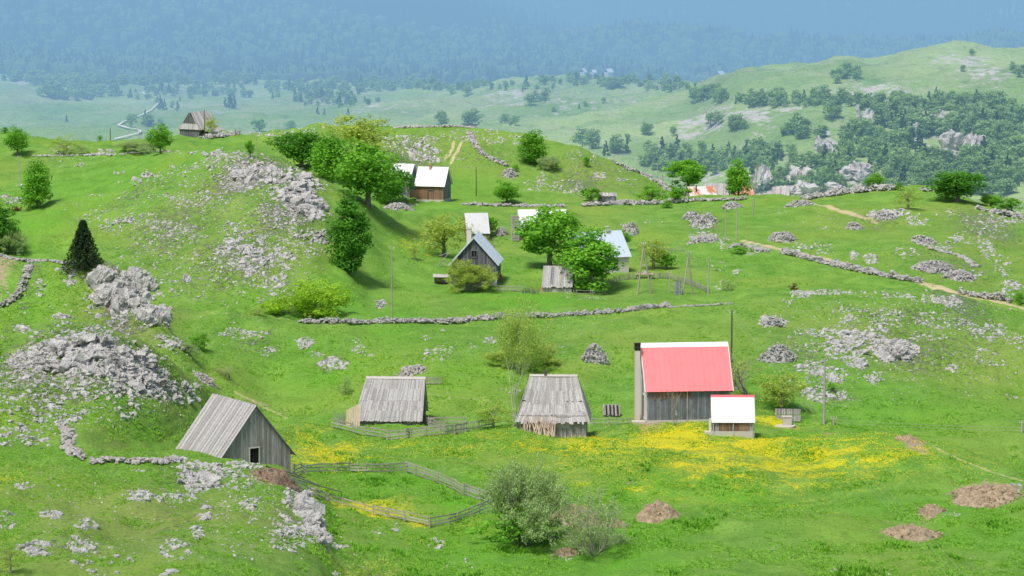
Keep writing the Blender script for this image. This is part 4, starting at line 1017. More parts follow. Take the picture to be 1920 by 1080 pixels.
    T(1489,546,526,14,'russet','dark stunted bush on the stone line above the slope','bush')
    T(1388,476,459,32,'bush','dark green bush at the top of the dirt track wall','bush')
    T(1915,570,545,24,'bush','green bush at the right edge beside the dirt track','bush')
    T(372,656,620,34,'bush','small bright green shrub below the limestone pillars','shrub')
    T(352,664,640,30,'twig','dry grey shrub left of the small bright green shrub','shrub')
    T(968,775,540,98,'birch','tall thin-leaved birch with white stems behind the two barns')
    T(925,800,740,70,'palebush','pale green undergrowth at the foot of the birch','bush')
    T(985,690,640,100,'twig2','lower haze of young twigs beside the birch stems','bush')
    T(1466,772,688,82,'olive','yellow-green apple tree beside the well')
    T(1398,765,655,70,'bare','nearly bare tree with dark forked branches right of the red-roofed house')
    T(1350,735,650,40,'bare','leafless thin tree rising behind the corner of the red-roofed house')
    T(1267,800,716,40,'sapling','bare sapling in front of the red-roofed house')
    T(984,1022,850,130,'twig','large half-bare bush with grey twigs and dark green base at the centre bottom','bush')
    T(970,1020,930,110,'bush','dark leafy lower part bush at the foot of the half-bare bush','bush')
    T(1112,1040,905,115,'twig3','sparse silvery bush growing over the brown earth mound','bush')
    T(1115,1040,975,90,'twig3','low tangle of green stems under the silvery bush','bush')
    T(695,1105,1040,86,'palebush','pale fluffy bush at the bottom edge of the photo','bush')
    T(20,1075,1000,50,'palebush','faded yellow bush at the lower left edge','bush')
    T(430,712,684,34,'bare','dead fallen branches above the plank-roofed shed','bush')
    T(648,740,700,20,'darkbush','thin shrub at the left side of the fenced barn','bush')
    T(1560,735,715,16,'bush','small shrub under the boulders beyond the well','bush')
    T(1365,545,520,26,'darkbush','faint dull bush on the bank below the dirt track wall','bush')
    # ---- far trees beyond the village, one object each
    random.seed(21)
    def far(u, v, ru, rv, n, hp, pine, grp, lab, wr=.95):
        n = max(1, round(n*.72))
        for i in range(n):
            a = random.random()*6.28; q = math.sqrt(random.random())
            uu, vv = u + ru*q*math.cos(a), v + rv*q*math.sin(a); h = hp*random.uniform(.7, 1.2)
            p = random.random() < pine
            T(uu, vv, vv - h*(1.1 if p else 1), h*(.45 if p else wr)*random.uniform(.85,1.15), 'farpine' if p else 'far%d' % random.randint(0,2), lab, group=grp, ymin=FM, name='pine_tree' if p else 'far_tree')
    hill = ('trees along the shoulder of the hazy rocky hill', 'hazy green tree on the shoulder of the rocky hill behind the village')
    gor = ('trees on the gorge side below the cliffs', 'bluish tree on the steep gorge side among the cliffs')
    val = ('scattered trees in the pale valley', 'small hazy tree scattered in the pale valley at the upper left')
    midg = ('trees in the hollow behind the village hill', 'hazy tree in the hollow behind the hill with wheel tracks')
    far(1330,190,42,5,9,30,0,*hill); far(1450,192,60,5,9,26,.1,*hill); far(1560,195,60,8,12,28,.15,*hill); far(1590,150,24,10,6,24,0,*hill); far(1650,205,60,10,12,30,.15,*hill); far(1811,134,8,2,2,14,0,*hill); far(1836,104,22,2,3,12,0,*hill); far(1905,140,18,6,4,22,0,*hill)
    far(1820,200,100,14,20,30,.1,*hill); far(1560,225,14,6,3,34,.3,*hill); far(1385,240,26,8,3,22,0,*hill); far(1350,245,40,12,6,30,0,*gor)
    far(1790,235,120,14,20,34,.25,*gor); far(1660,250,70,18,16,34,.3,*gor); far(1870,275,60,30,20,38,.4,*gor); far(1650,290,80,24,20,36,.45,*gor); far(1740,320,60,20,12,36,.45,*gor); far(1850,335,70,26,18,38,.4,*gor); far(1560,320,40,20,9,34,.45,*gor); far(1460,300,40,14,8,32,.3,*gor); far(1415,300,40,14,8,34,.5,*gor); far(1300,300,50,20,12,32,.3,*gor); far(1230,300,30,14,6,32,.3,*gor); far(1460,345,30,12,5,32,.3,*gor); far(1680,345,60,10,8,34,.3,*gor); far(1820,365,80,8,8,34,.3,*gor)
    far(1113,275,22,6,4,46,0,*midg); far(1150,290,30,12,7,32,.2,*midg); far(1000,195,24,5,5,26,0,*midg); far(868,236,24,3,4,30,0,*midg); far(825,238,14,3,3,32,.2,*midg); far(985,164,6,1,1,20,1,*midg); far(960,235,30,5,4,18,0,*midg); far(1220,260,50,12,6,22,0,*midg)
    far(700,168,60,5,5,22,.5,*val); far(850,180,10,3,2,26,.5,*val); far(870,182,8,3,2,26,.0,*val); far(120,185,34,5,8,26,.5,*val); far(130,230,6,2,1,18,1,*val); far(305,172,14,4,4,20,1,*val); far(320,205,20,4,4,22,1,*val); far(430,205,24,5,6,22,1,*val); far(275,238,34,4,7,24,.8,*val); far(240,182,8,3,3,16,1,*val); far(650,195,30,6,6,20,.8,*val); far(555,188,60,5,7,18,.8,*val)
    far(1155,165,16,4,4,22,0,*val); far(1240,155,40,4,6,18,.3,*val); far(380,175,40,5,7,14,.7,*val); far(450,160,60,5,9,20,.4,*val); far(180,160,70,5,10,22,.2,*val); far(620,215,40,6,4,14,.8,*val); far(1090,200,100,14,6,12,.4,*val); far(900,165,40,4,4,14,.3,*val)
    woodland([(1790,240,130,24,60,34),(1660,255,80,26,44,34),(1870,290,70,36,50,36),(1650,300,90,34,44,34),(1740,330,100,28,50,34),(1850,345,80,22,40,34),(1560,330,50,30,26,32),(1450,325,60,30,30,30),(1400,300,60,20,20,30),(1500,250,50,16,12,26),(1300,315,60,20,22,28),(1240,310,40,16,10,28),
              (1500,196,120,7,26,26),(1700,205,90,14,34,30),(1860,215,90,20,44,30),(1330,186,44,6,10,28),(1580,150,26,8,8,22),(1480,360,90,8,20,26),(1700,362,120,8,34,28)], 'woodland', 'hazy mixed woodland covering the gorge side and hill shoulder', 17)
    woodland([(250,150,260,10,150,20),(700,165,200,8,90,18),(480,175,200,14,60,16),(1150,155,140,9,70,18),(150,175,80,14,50,20),(300,185,60,20,24,14),(620,190,90,12,40,15),(950,165,100,8,24,14),(120,160,60,8,30,22),(1250,165,60,8,24,16)], 'valley_woodland', 'pale scrubby woodland along the edge of the far valley', 18)
    build_forest()
def woodland(spots, name, label, seed):
    r = random.Random(seed); nr = np.random.default_rng(seed); Vs = []; Fs = []; T = []; off = 0
    protos_ = []
    for key in ('far0','far1','far2','farpine'):
        me = PROTO[key][0]; V = np.empty(len(me.vertices)*3, np.float32); me.vertices.foreach_get('co', V); V = V.reshape(-1,3)
        tn = np.empty(len(me.polygons), np.float32); me.attributes['tint'].data.foreach_get('value', tn)
        V = V.reshape(-1,4,3)[::2].reshape(-1,3); tn = tn[::2]; c = V.reshape(-1,4,3).mean(1, keepdims=True); V = (c + (V.reshape(-1,4,3) - c)*1.4).reshape(-1,3)
        protos_.append((V, tn, PROTO[key][2]))
    for (u, v, ru, rv, n, hp) in spots:
        for i in range(n):
            a = r.random()*6.28; q = math.sqrt(r.random()); h0 = hit(u + ru*q*math.cos(a), v + rv*q*math.sin(a), FM)
            if h0 is None: continue
            p = r.random() < .2; k = 3 if p else r.randint(0,2); V, tn, w = protos_[k]
            H = hp*r.uniform(.6,1.15)/ppm(h0); W = H*(.5 if p else r.uniform(.8,1.15))/w; an = r.random()*6.28
            c, s = math.cos(an)*W, math.sin(an)*W
            X_ = np.stack([V[:,0]*c - V[:,1]*s + h0.x, V[:,0]*s + V[:,1]*c + h0.y, V[:,2]*H + h0.z - .08*H], -1)
            Vs.append(X_); Fs.append(np.arange(len(V)).reshape(-1,4) + off); off += len(V)
            T.append(np.clip(tn + r.uniform(-.35,.35) - (.5 if p else 0), -.2, 1.2))
    tag(link(name, mesh_np(name, np.concatenate(Vs), [np.concatenate(Fs)], M['far_leaf'], {'tint': np.concatenate(T)})), label, 'woodland', kind='stuff')
def build_forest():
    """the far forest on the mountain reads as one mass"""
    r = np.random.default_rng(3)
    k0, k1 = bounds[MKEY], bounds[BKEY+2]
    # positions chosen on the slope by area
    N = 46000
    rr = r.integers(k0, k1 - 1, N*3); cc = r.integers(20, NC - 20, N*3)
    fr = r.random(N*3); fc = r.random(N*3)
    def lerp(A): return (A[rr,cc]*(1-fr)*(1-fc) + A[rr+1,cc]*fr*(1-fc) + A[rr,cc+1]*(1-fr)*fc + A[rr+1,cc+1]*fr*fc)
    px, py, pz = lerp(X), lerp(Y), lerp(Z)
    dens = fbm(px/240, py/240, 4, 77)
    keep = (dens > -.75) & (py < 5000) & (py > 2380) & ~((py < 2560) & (dens < -.25)); px, py, pz = px[keep][:N], py[keep][:N], pz[keep][:N]
    n = len(px); H = r.uniform(11, 22, n); pine = (r.random(n) < .62) | (py > 3300)
    # pine: ragged stacked cones; broadleaf: rugged lump
    def cone(seed):
        q = np.random.default_rng(seed); V = []; Fc = []
        for j, (z0, z1, w) in enumerate([(.05,.5,.22),(.3,.75,.17),(.58,1.0,.11)]):
            b = len(V); k = 6
            for i in range(k):
                a = i/k*6.283 + j; ww = w*q.uniform(.7,1.2); V.append((ww*math.cos(a), ww*math.sin(a), z0 + q.uniform(-.04,.04)))
            V.append((0,0,z1)); Fc += [(b+i, b+(i+1)%k, b+k) for i in range(k)]
        return np.array(V), np.array(Fc)
    cones = [cone(i) for i in range(4)]
    lumps = []
    for i in range(4):
        V, Fc = rock_proto(200+i, ICO1, .45, 2); V = V*np.array([.36,.36,.42]) + np.array([0,0,.5]); lumps.append((V, Fc))
    mats_ = []
    for mask, pr, nm in ((pine, cones, 'forest'), (~pine, lumps, 'forest')):
        i = np.where(mask)[0]; s = np.stack([H[i], H[i], H[i]], -1)
        tt = r.uniform(0, .6, len(i)) if pr is cones else r.uniform(.5, 1.3, len(i))
        me = bake(pr, np.stack([px[i], py[i], pz[i]], -1), s, 'forest', M['far_forest'] if pr is cones else M['mountain_leaf'], .03, r, tint=tt)
        tag(link('forest', me), 'dark conifer forest on the blue mountain slope' if pr is cones else 'paler broadleaf trees mixed into the mountain forest', 'forest', kind='stuff')
    # grass tussocks near the camera
def build_grass():
    r = np.random.default_rng(8)
    def patch(n, u0, u1, v0, v1, size, name, mat, label, mask=None, thr=.2, cat='grass'):
        uu = r.uniform(u0, u1, n); vv = r.uniform(v0, v1, n); pos = []; 
        for a, b in zip(uu, vv):
            h = hit(a, b)
            if h is None or h.y > 420: continue
            if ch['dirt'][0,0] is None: continue
            pos.append(h[:])
        pos = np.array(pos)
        d = fbm(pos[:,0]/3.0, pos[:,1]/3.0, 3, 31) + .6*fbm(pos[:,0]/14, pos[:,1]/14, 2, 37)
        pos = pos[d > thr]; n = len(pos)
        # each tuft: 5 blades
        k = 5; P0 = np.repeat(pos, k, 0); N = len(P0)
        a = r.uniform(0, 6.283, N); o = r.uniform(0, size*.6, N); hh = r.uniform(.5, 1.2, N)*size; w = size*.32
        base = P0 + np.stack([np.cos(a)*o, np.sin(a)*o, np.full(N, -.03)], -1)
        side = np.stack([-np.sin(a), np.cos(a), np.zeros(N)], -1)*w/2
        tip = base + np.stack([np.cos(a)*hh*.6, np.sin(a)*hh*.6, hh*.8], -1)
        V = np.stack([base - side, base + side, tip + side*.4, tip - side*.4], 1).reshape(-1, 3)
        me = mesh_np(name, V, [np.arange(N*4).reshape(-1,4)], M[mat], {'tint': np.repeat(r.uniform(.2, .9, n), k)})
        tag(link(name, me), label, cat, kind='stuff')
    patch(60000, 560, 1960, 795, 1120, .17, 'meadow_grass', 'tuft', 'rough green tufts growing through the flower meadow', thr=-.1)
    patch(26000, -40, 620, 840, 1120, .14, 'meadow_grass', 'tuft', 'short tufts of grass on the knoll in front of the shed', thr=-.1)
    patch(46000, -40, 1960, 440, 830, .20, 'meadow_grass', 'tuft', 'grass tufts on the slopes behind the meadow barns', thr=.1)
    patch(9000, 600, 1960, 850, 1120, .42, 'weed_clumps', 'leaf_green', 'broad-leaved weeds in dark clumps in the lower meadow', thr=.75, cat='weeds')
    # buttercups: one small yellow face per flower head
    f = ch['flower']; ii = np.argwhere((f > .06) & (Y < 420)); w = f[ii[:,0], ii[:,1]]; x = X[ii[:,0], ii[:,1]]; y = Y[ii[:,0], ii[:,1]]; z = Z[ii[:,0], ii[:,1]]
    p = w**1.1*np.clip(.7 + 1.1*fbm(x/2.2, y/2.2, 4, 51), 0, 2)*.95
    k = 3; ii = np.repeat(np.arange(len(w)), k)[np.random.default_rng(1).random(len(w)*k) < np.repeat(p, k)]
    n = len(ii); print('flowers', n); q = np.stack([x[ii] + r.uniform(-.12,.12,n), y[ii] + r.uniform(-.25,.25,n), z[ii] + r.uniform(.06,.2,n)], -1)
    nn = np.stack([r.normal(0,.4,n), r.normal(-.5,.4,n), np.ones(n)], -1); nn /= np.linalg.norm(nn, axis=1, keepdims=True)
    a = np.cross(nn, r.normal(size=(n,3))); a /= np.linalg.norm(a, axis=1, keepdims=True); b = np.cross(nn, a); s = r.uniform(.025,.05,n)[:,None]
    V = np.stack([q-a*s, q-b*s, q+a*s, q+b*s], 1).reshape(-1,3)
    tag(link('yellow_flowers', mesh_np('yellow_flowers', V, [np.arange(n*4).reshape(-1,4)], M['petal'], {'tint': r.random(n)})), 'carpet of small yellow wildflowers in the meadow', 'flowers', kind='stuff')
# ============================================================ BUILDINGS
def corner(u, v, d=None):
    if d: return Vector(unproj(u, v, d).tolist())
    return hit(u, v)
def house(name, label, cat, ref, pix, yaw, W, L, wh, rh, wall='grey_boards', roof='roof_boards', d=None, ov=.3, ovg=.3, style='plank',
          bw=.2, rbw=.26, hip=(0, 0), door=None, doors=(), windows=(), gwall=None, found=None, foundh=.0, cap=None, courses=1, rough=.5, flare=0, parent_kw=None, fascia=None, deep=1.2, group=None, sag=0, jag=.06):
    """gabled building: local x across the gable, y along the ridge, +x or -y may face the camera"""
    random.seed(hash_str(label)); rr = random.Random(hash_str(label))
    a = R(yaw); c = corner(*pix, d)
    lx, ly = ref[0]*W/2, ref[1]*L/2
    loc = Vector((c.x - (lx*math.cos(a) - ly*math.sin(a)), c.y - (lx*math.sin(a) + ly*math.cos(a)), c.z))
    t = empty(name, loc, a); tag(t, label, cat, group)
    hw, hl = W/2, L/2
    def gz_(x): return wh + rh*(1 - abs(x)/hw)
    z0 = -deep
    # ---- near-black shell added as painted indoor shade behind the board gaps
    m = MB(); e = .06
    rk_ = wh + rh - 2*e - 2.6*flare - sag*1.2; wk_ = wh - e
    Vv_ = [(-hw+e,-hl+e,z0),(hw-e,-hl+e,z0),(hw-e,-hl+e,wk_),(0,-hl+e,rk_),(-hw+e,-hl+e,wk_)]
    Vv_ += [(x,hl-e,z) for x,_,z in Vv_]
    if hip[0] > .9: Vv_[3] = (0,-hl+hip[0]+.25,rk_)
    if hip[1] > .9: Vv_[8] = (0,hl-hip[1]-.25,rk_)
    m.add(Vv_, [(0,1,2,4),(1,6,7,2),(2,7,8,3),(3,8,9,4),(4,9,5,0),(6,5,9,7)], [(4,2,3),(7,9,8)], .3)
    m.build('shade_core', M['dark_void'], t)
    # ---- walls of upright boards
    g = wall; th = .05
    def boards(mm, p, q, zt, zb=z0, outward=(0,0), skip=()):
        Lw = math.dist(p, q); n = max(1, round(Lw/bw)); dx, dy = (q[0]-p[0])/Lw, (q[1]-p[1])/Lw
        for i in range(n):
            s0, s1 = i*Lw/n + .006, (i+1)*Lw/n - .006*rr.random()*3
            o = rr.uniform(0, .02); ox, oy = outward[0]*o, outward[1]*o
            xa, ya, xb, yb = p[0]+dx*s0+ox, p[1]+dy*s0+oy, p[0]+dx*s1+ox, p[1]+dy*s1+oy
            za, zc = zt(s0), zt(s1); lo = zb
            for (k0, k1, kb, kt) in skip:
                if s0 < k1 and s1 > k0:
                    if kb > zb + .05: mm.slab((xa,ya,zb),(xb,yb,zb),(xb,yb,kb),(xa,ya,kb), th, rr.random())
                    lo = kt
            if lo < min(za, zc): mm.slab((xa,ya,lo),(xb,yb,lo),(xb,yb,zc),(xa,ya,za), th, rr.random())
    fz = foundh
    ops = {k: [] for k in ('front','back','px','nx')}
    for (side, s, w_, b, tt) in list(doors) + [(w[0], w[1], w[2], w[3], w[4]) for w in windows]: ops[side].append((s - w_/2, s + w_/2, b, tt))
    if wall:
        if style == 'plaster' : pass
        mm = MB(); boards(mm, (hw,-hl), (hw,hl), lambda s: wh, fz if fz else z0, (1,0), ops['px'])
        mm.build('side_wall', M[g], t)
        mm = MB(); boards(mm, (-hw,hl), (-hw,-hl), lambda s: wh, fz if fz else z0, (-1,0), ops['nx']); mm.build('side_wall', M[g], t)
        gw = gwall or g
        mm = MB(); boards(mm, (-hw,-hl), (hw,-hl), (lambda s: wh) if hip[0] > .9 else (lambda s: gz_(s-hw)), fz if fz else z0, (0,-1), ops['front']); mm.build('gable_wall', M[gw], t)
        mm = MB(); boards(mm, (hw,hl), (-hw,hl), (lambda s: wh) if hip[1] > .9 else (lambda s: gz_(s-hw)), fz if fz else z0, (0,1), ops['back']); mm.build('gable_wall', M[gw], t)
    if found:
        mm = MB(); f = .05; mm.box(-hw-f, hw+f, -hl-f, hl+f, z0, foundh - .003); mm.build('foundation', M[found], t)
    # ---- openings
    def place(side, s, dep):
        return {'front': (-hw + s, -hl - dep), 'back': (hw - s, hl + dep), 'px': (hw + dep, -hl + s), 'nx': (-hw - dep, hl - s)}[side]
    def along(side): return {'front': (1,0), 'back': (-1,0), 'px': (0,1), 'nx': (0,-1)}[side]
    def frame(side, s, w_, b, tt, leafm, frm, nm):
        ax, ay = along(side)
        def P(q, z, dep): x, y = place(side, s + q, dep); return (x, y, z)
        mm = MB()
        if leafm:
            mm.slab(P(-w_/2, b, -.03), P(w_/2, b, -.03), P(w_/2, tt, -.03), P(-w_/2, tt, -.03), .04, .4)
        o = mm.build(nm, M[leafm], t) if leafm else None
        fm = MB(); k = .11
        fm.bar(P(-w_/2 - k/2, b, .04), P(-w_/2 - k/2, tt + k, .04), k, .08, .9); fm.bar(P(w_/2 + k/2, b, .04), P(w_/2 + k/2, tt + k, .04), k, .08, .9)
        fm.bar(P(-w_/2, tt + k/2, .045), P(w_/2, tt + k/2, .045), k, .08, .9)
        if nm == 'window': fm.bar(P(-w_/2, b - k/2, .045), P(w_/2, b - k/2, .045), k, .1, .9); fm.bar(P(0, b, 0), P(0, tt, 0), .05, .05, .9)
        fo = fm.build('door_frame' if nm == 'door' else 'window_frame', M[frm], o or t)
    for dd, (lm, frm) in zip(doors, (door or [])): frame(*dd, lm, frm, 'door')
    for w in windows: frame(*w[:5], w[5] if len(w) > 5 else 'glass_dark', w[6] if len(w) > 6 else 'pale_boards', 'window')
    # ---- roof
    sl = rh/hw; rz = wh + rh; ez = wh - ov*sl; ex = hw + ov; nrm = math.hypot(1, sl)
    lift = .07
    for sgn in (1, -1):
        mm = MB(); y0, y1 = -hl - ovg, hl + ovg; Lr = y1 - y0; n = max(2, round(Lr/rbw)); r0, r1 = y0 + hip[0], y1 - hip[1]
        for ci in range(courses):
            ta, tb = ci/courses, (ci+1)/courses + (.03 if ci < courses-1 else 0)   # 0 ridge .. 1 eave
            for i in range(n):
                f0, f1 = i/n, (i+1)/n
                if style == 'metal': gap = 0; up = lift
                else: gap = .008; up = lift + (.035 if i % 2 and courses == 1 else 0) + rr.uniform(0, .02) + (courses-1-ci)*.03
                jj = rr.uniform(-jag, jag) if style != 'metal' else 0
                def Pt(f, q):
                    q2 = q
                    yr = r0 + (r1-r0)*f; ye = y0 + (y1-y0)*f; y = yr + (ye-yr)*q2
                    x = q2*ex; z = rz - q2*(rz-ez) - flare*4*q2*(1-q2) - sag*math.sin(math.pi*f)*(1-q2*.6)
                    return Vector((sgn*x, y, z + up))
                qa, qb = ta, tb + (jj if ci == courses-1 or courses > 1 else 0)
                ks = 1 if not flare else 2
                for kk_ in range(ks):
                    q0 = qa + (qb-qa)*kk_/ks; q1 = qa + (qb-qa)*(kk_+1)/ks
                    A_, B_, C_, D_ = Pt(f0+gap/Lr, q1), Pt(f1-gap/Lr, q1), Pt(f1-gap/Lr, q0), Pt(f0+gap/Lr, q0)
                    tint = rr.random() if style != 'metal' else rr.uniform(.3,.7)
                    if sgn > 0: mm.slab(A_, B_, C_, D_, .035, tint)
                    else: mm.slab(B_, A_, D_, C_, .035, tint)
                if style == 'metal':
                    p, q = Pt(f0, 1), Pt(f0, 0); p.z += .02; q.z += .02; mm.bar(p, q, .04, .04, .6)
        mm.build('roof', M[roof], t)
    for e_, hp in ((-1, hip[0]), (1, hip[1])):
        if hp <= 0: continue
        mm = MB(); yb = e_*(hl+ovg); yr = e_*(hl+ovg-hp); n = max(3, round(2*ex/rbw))
        hh = 1.0 if hp > .9 else hp/ (hl) 
        for i in range(n):
            f0, f1 = i/n*2-1, (i+1)/n*2-1
            top0 = Vector((0, yr, rz + lift)); 
            b0, b1 = Vector((f0*ex, yb, ez + lift)), Vector((f1*ex, yb, ez + lift))
            # boards parallel to the slope: clip at the hip edges
            t0, t1 = 1 - abs(f0), 1 - abs(f1)
            c0 = b0 + Vector((0, (yr-yb)*t0, (rz-ez)*t0)); c1 = b1 + Vector((0, (yr-yb)*t1, (rz-ez)*t1))
            if e_ < 0: mm.slab(b0, b1, c1, c0, .035, rr.random())
            else: mm.slab(b1, b0, c0, c1, .035, rr.random())
        mm.build('hip_end', M[roof], t)
    if cap:
        mm = MB(); w_ = cap[1]
        for sgn in (1, -1):
            A_ = Vector((0, -hl-ovg+hip[0]-.03, rz+lift+.075)); B_ = Vector((0, hl+ovg-hip[1]+.03, rz+lift+.075)); dn = Vector((sgn*w_/nrm, 0, -w_*sl/nrm))
            if sgn > 0: mm.slab(A_+dn, B_+dn, B_, A_, .03, .8)
            else: mm.slab(B_+dn, A_+dn, A_, B_, .03, .8)
        mm.build('ridge_cap', M[cap[0]], t)
    if fascia:
        for e_ in (-1, 1):
            mm = MB(); y = e_*(hl+ovg+.03)
            for sgn in (1, -1):
                mm.bar((sgn*ex, y, ez), (0, y, rz), .05, .2, .8)
            mm.build('fascia_board', M[fascia], t)
    return t, dict(hw=hw, hl=hl, wh=wh, rh=rh, rz=rz, ez=ez, ex=ex)
def hash_str(s):
    h = 0
    for c in s: h = (h*131 + ord(c)) % 1000003
    return h
def chimney(t, x, y, z0, z1, w=.45, mat='cream_plaster', top='concrete', topm=None):
    m = MB(); m.box(x-w/2, x+w/2, y-w/2, y+w/2, z0, z1); o = m.build('chimney', M[mat], t)
    m = MB(); m.box(x-w/2-.06, x+w/2+.06, y-w/2-.06, y+w/2+.06, z1+.002, z1+.12); m.build('chimney_cap', M[top], o)
    return o

def build_houses():
    # --- shed with open door, lower left
    t, q = house('plank_shed', 'weathered plank shed with steep striped board roof and open black doorway on the left knoll', 'shed', (-1,-1), (412,890), 35, 6.7, 6.8, 1.35, 4.05, d=229,
          wall='grey_boards', roof='roof_boards', ov=.45, ovg=.3, rbw=.24, bw=.22, doors=[('front', 3.25, .85, .15, 1.85)], door=[('dark_void', 'pale_boards')], deep=2.5, jag=.02)  # doorway filled by a near-black panel coloured as the shade inside
    m = MB()
    for i in range(9):
        y = -2.9 + (i % 3)*.25; x = -.6 - i*.16; m.bar((x, y, 1.35+4.0*(1+x/3.15)+.2), (x+.06, y+.28, 1.35+4.0*(1+x/3.15)+.24), .12, .05, .9)
    m.build('roof_patch', M['pale_boards'], t)
    # --- fenced barn
    t, q = house('plank_barn', 'long low barn with grey shingle-board roof standing inside the rail fence', 'barn', (1,-1), (668,796), -94, 5.2, 6.5, 1.1, 3.3,
          wall='grey_boards', roof='roof_boards', ov=.55, ovg=.25, courses=2, rbw=.13, hip=(1.0,0), flare=.05, gwall='dark_boards', cap=('pale_boards', .3), jag=.015, sag=.05)  # gables in darker boards: shade of the right-hand end put into the colour
    # --- hipped old barn
    t, q = house('hipped_barn', 'crooked old barn with tall flared hipped board roof and poles leaning on its front', 'barn', (1,-1), (973,804), -93, 4.9, 6.5, 1.35, 3.5,
          wall='grey_boards', roof='roof_boards', ov=.5, ovg=.4, courses=2, rbw=.2, hip=(1.35,1.35), flare=.28, cap=('pale_boards', .25), jag=.05, sag=.12, doors=[('px', 4.3, 1.3, .1, 1.15)], door=[('pale_boards', 'grey_boards')], bw=.19)
    m = MB(); m.box(-.12,.12,-.9,-.65,4.85,5.35); m.build('ridge_post', M['dark_pole'], t)
    # --- red-roofed house
    t, q = house('red_roof_house', 'tall plank house with a bright red metal roof and white ridge above the yellow flowers', 'house', (1,-1), (1213,793), -84, 6.0, 8.35, 3.55, 3.9,
          wall='blue_boards', roof='red_sheet', style='metal', ov=.35, ovg=.22, rbw=.55, gwall='white_plaster', cap=('white_sheet', .55), bw=.24, doors=[('front', 3.9, 1.0, .1, 2.5)], door=[('red_paint', 'white_plaster')], windows=[('front', 3.0, .7, 4.6, 5.4)], fascia='white_sheet', found='concrete', foundh=.25)
    o = chimney(t, .9, -4.85, -.8, 7.6, .5, 'cream_plaster', 'black_soot')
    m = MB(); m.box(.62, 1.18, -5.13, -4.57, 7.0, 7.61); m.build('soot_band', M['black_soot'], o)
    m = MB(); m.tube([(3.12,-4.1,3.32),(3.12,4.9,3.36)], [.05,.05], 6); m.build('eave_pole', M['pole_wood'], t)
    m = MB()
    r2 = random.Random(4)
    for i in range(22):
        y = -3.9 + i*.19; m.slab((3.075, y, 3.5 - r2.uniform(.5,1.3)), (3.075, y+.17, 3.5 - r2.uniform(.5,1.3)), (3.075, y+.17, 3.5), (3.075, y, 3.5), .02, r2.random())
    m.build('rain_stained_boards', M['brown_boards'], t)
    for y in (-.15,):
        m = MB(); m.bar((3.09, y, .1), (3.09, y, 3.3), .12, .05, .9); m.build('batten', M['pale_boards'], t)
    m = MB(); m.box(2.0, 3.0, -5.6, -4.3, -.5, .12); m.build('doorstep', M['concrete'], t)
    # --- white-roofed hut in front
    t, q = house('white_roof_hut', 'small plank hut with white metal roof and red ridge in front of the red-roofed house', 'hut', (1,-1), (1336,816), -91, 2.9, 3.95, 1.5, 2.05,
          wall='grey_boards', roof='white_sheet', style='metal', ov=.22, ovg=.1, rbw=.22, cap=('red_trim', .24), bw=.2, found='concrete', foundh=.4)
    for y0, y1 in ((-1.4,-.15), (.15,1.55)):
        m = MB(); n = 7
        for i in range(n):
            a, b = y0 + (y1-y0)*i/n, y0 + (y1-y0)*(i+1)/n - .02; m.slab((1.49,a,.43),(1.49,b,.43),(1.49,b,1.4),(1.49,a,1.4),.02, r2.random())
        m.build('shutter', M['brown_boards'], t)
    for y in (-1.9, 0, 1.88):
        m = MB(); m.bar((1.5, y, -.3), (1.5, y, 1.45), .2, .06, .9); m.build('corner_post', M['pale_boards'], t)
    m = MB(); m.box(.6, 1.5, -2.75, -2.0, -.6, .3); m.build('doorstep', M['concrete'], t)
    m = MB(); m.box(1.1, 1.28, -2.3, -2.12, -.5, 1.6); m.build('porch_post', M['white_plaster'], t)
    # --- little striped hut
    t, q = house('tiny_shelter', 'tiny shelter roofed with dark and pale slabs between the crooked barn and the red-roofed house', 'shelter', (1,-1), (1132,783), -92, 1.3, 1.55, .35, .8,
          wall='grey_boards', roof='grey_boards', ov=.15, ovg=.1, rbw=.2, jag=.06, bw=.15)
    m = MB()
    for i in range(4): y = -.55 + i*.38; m.slab((.86,y,.32),(.86,y+.16,.32),(.12,y+.1,1.22),(.12,y-.06,1.22),.02,.1)
    m.build('roof_strip', M['dark_void'], t)  # near-black strips laid over the roof boards
    # --- middle village
    t, q = house('gabled_house', 'dark grey board house whose gable with pale blue roof edges faces the camera', 'house', (1,-1), (931,538), -5, 6.0, 6.2, 3.3, 3.35,
          wall='dark_boards', roof='bluegrey_sheet', style='metal', ov=.35, ovg=.35, rbw=.6, fascia='bluegrey_sheet', found='cream_plaster', foundh=.25, windows=[('front', 3.0, .7, 4.0, 4.8, 'dark_void', 'dark_boards')], bw=.22, deep=1.5)
    m = MB(); m.box(1.5, 3.07, -3.2, -3.12, -1.0, 1.25); m.build('plaster_corner', M['cream_plaster'], t)
    chimney(t, -1.1, 1.2, 4.5, 7.3, .6, 'cream_plaster', 'concrete')
    t, q = house('small_barn', 'small squat barn with grey plank roof under the bright green trees', 'barn', (1,-1), (1019,547), -97, 3.4, 3.7, 1.0, 2.2,
          wall='grey_boards', roof='roof_boards', ov=.35, ovg=.2, rbw=.2, found='pale_stone', foundh=.45, gwall='dark_boards')
    m = MB(); 
    for i in range(9): m.bar((.25+i*.18, -.9, 3.1-i*.235), (.25+i*.18, -.62, 3.1-i*.235), .05, .04, .2)
    m.bar((.15,-.9,3.25), (1.9,-.9,.95), .05, .05, .2); m.bar((.15,-.62,3.25), (1.9,-.62,.95), .05, .05, .2)
    m.build('roof_ladder', M['dark_boards'], t)
    m = MB(); m.box(1.2,1.75,-2.2,-1.9,-.3,.75); m.build('brick_pier', M['brick_red'], t)
    t, q = house('white_roof_barn', 'barn with bright white roof half hidden by the largest bright tree', 'barn', (1,-1), (976,450), -88, 5.4, 6.6, 1.2, 3.0,
          wall='brown_boards', roof='white_sheet', style='metal', ov=.3, ovg=.3, rbw=.6, gwall='grey_boards')
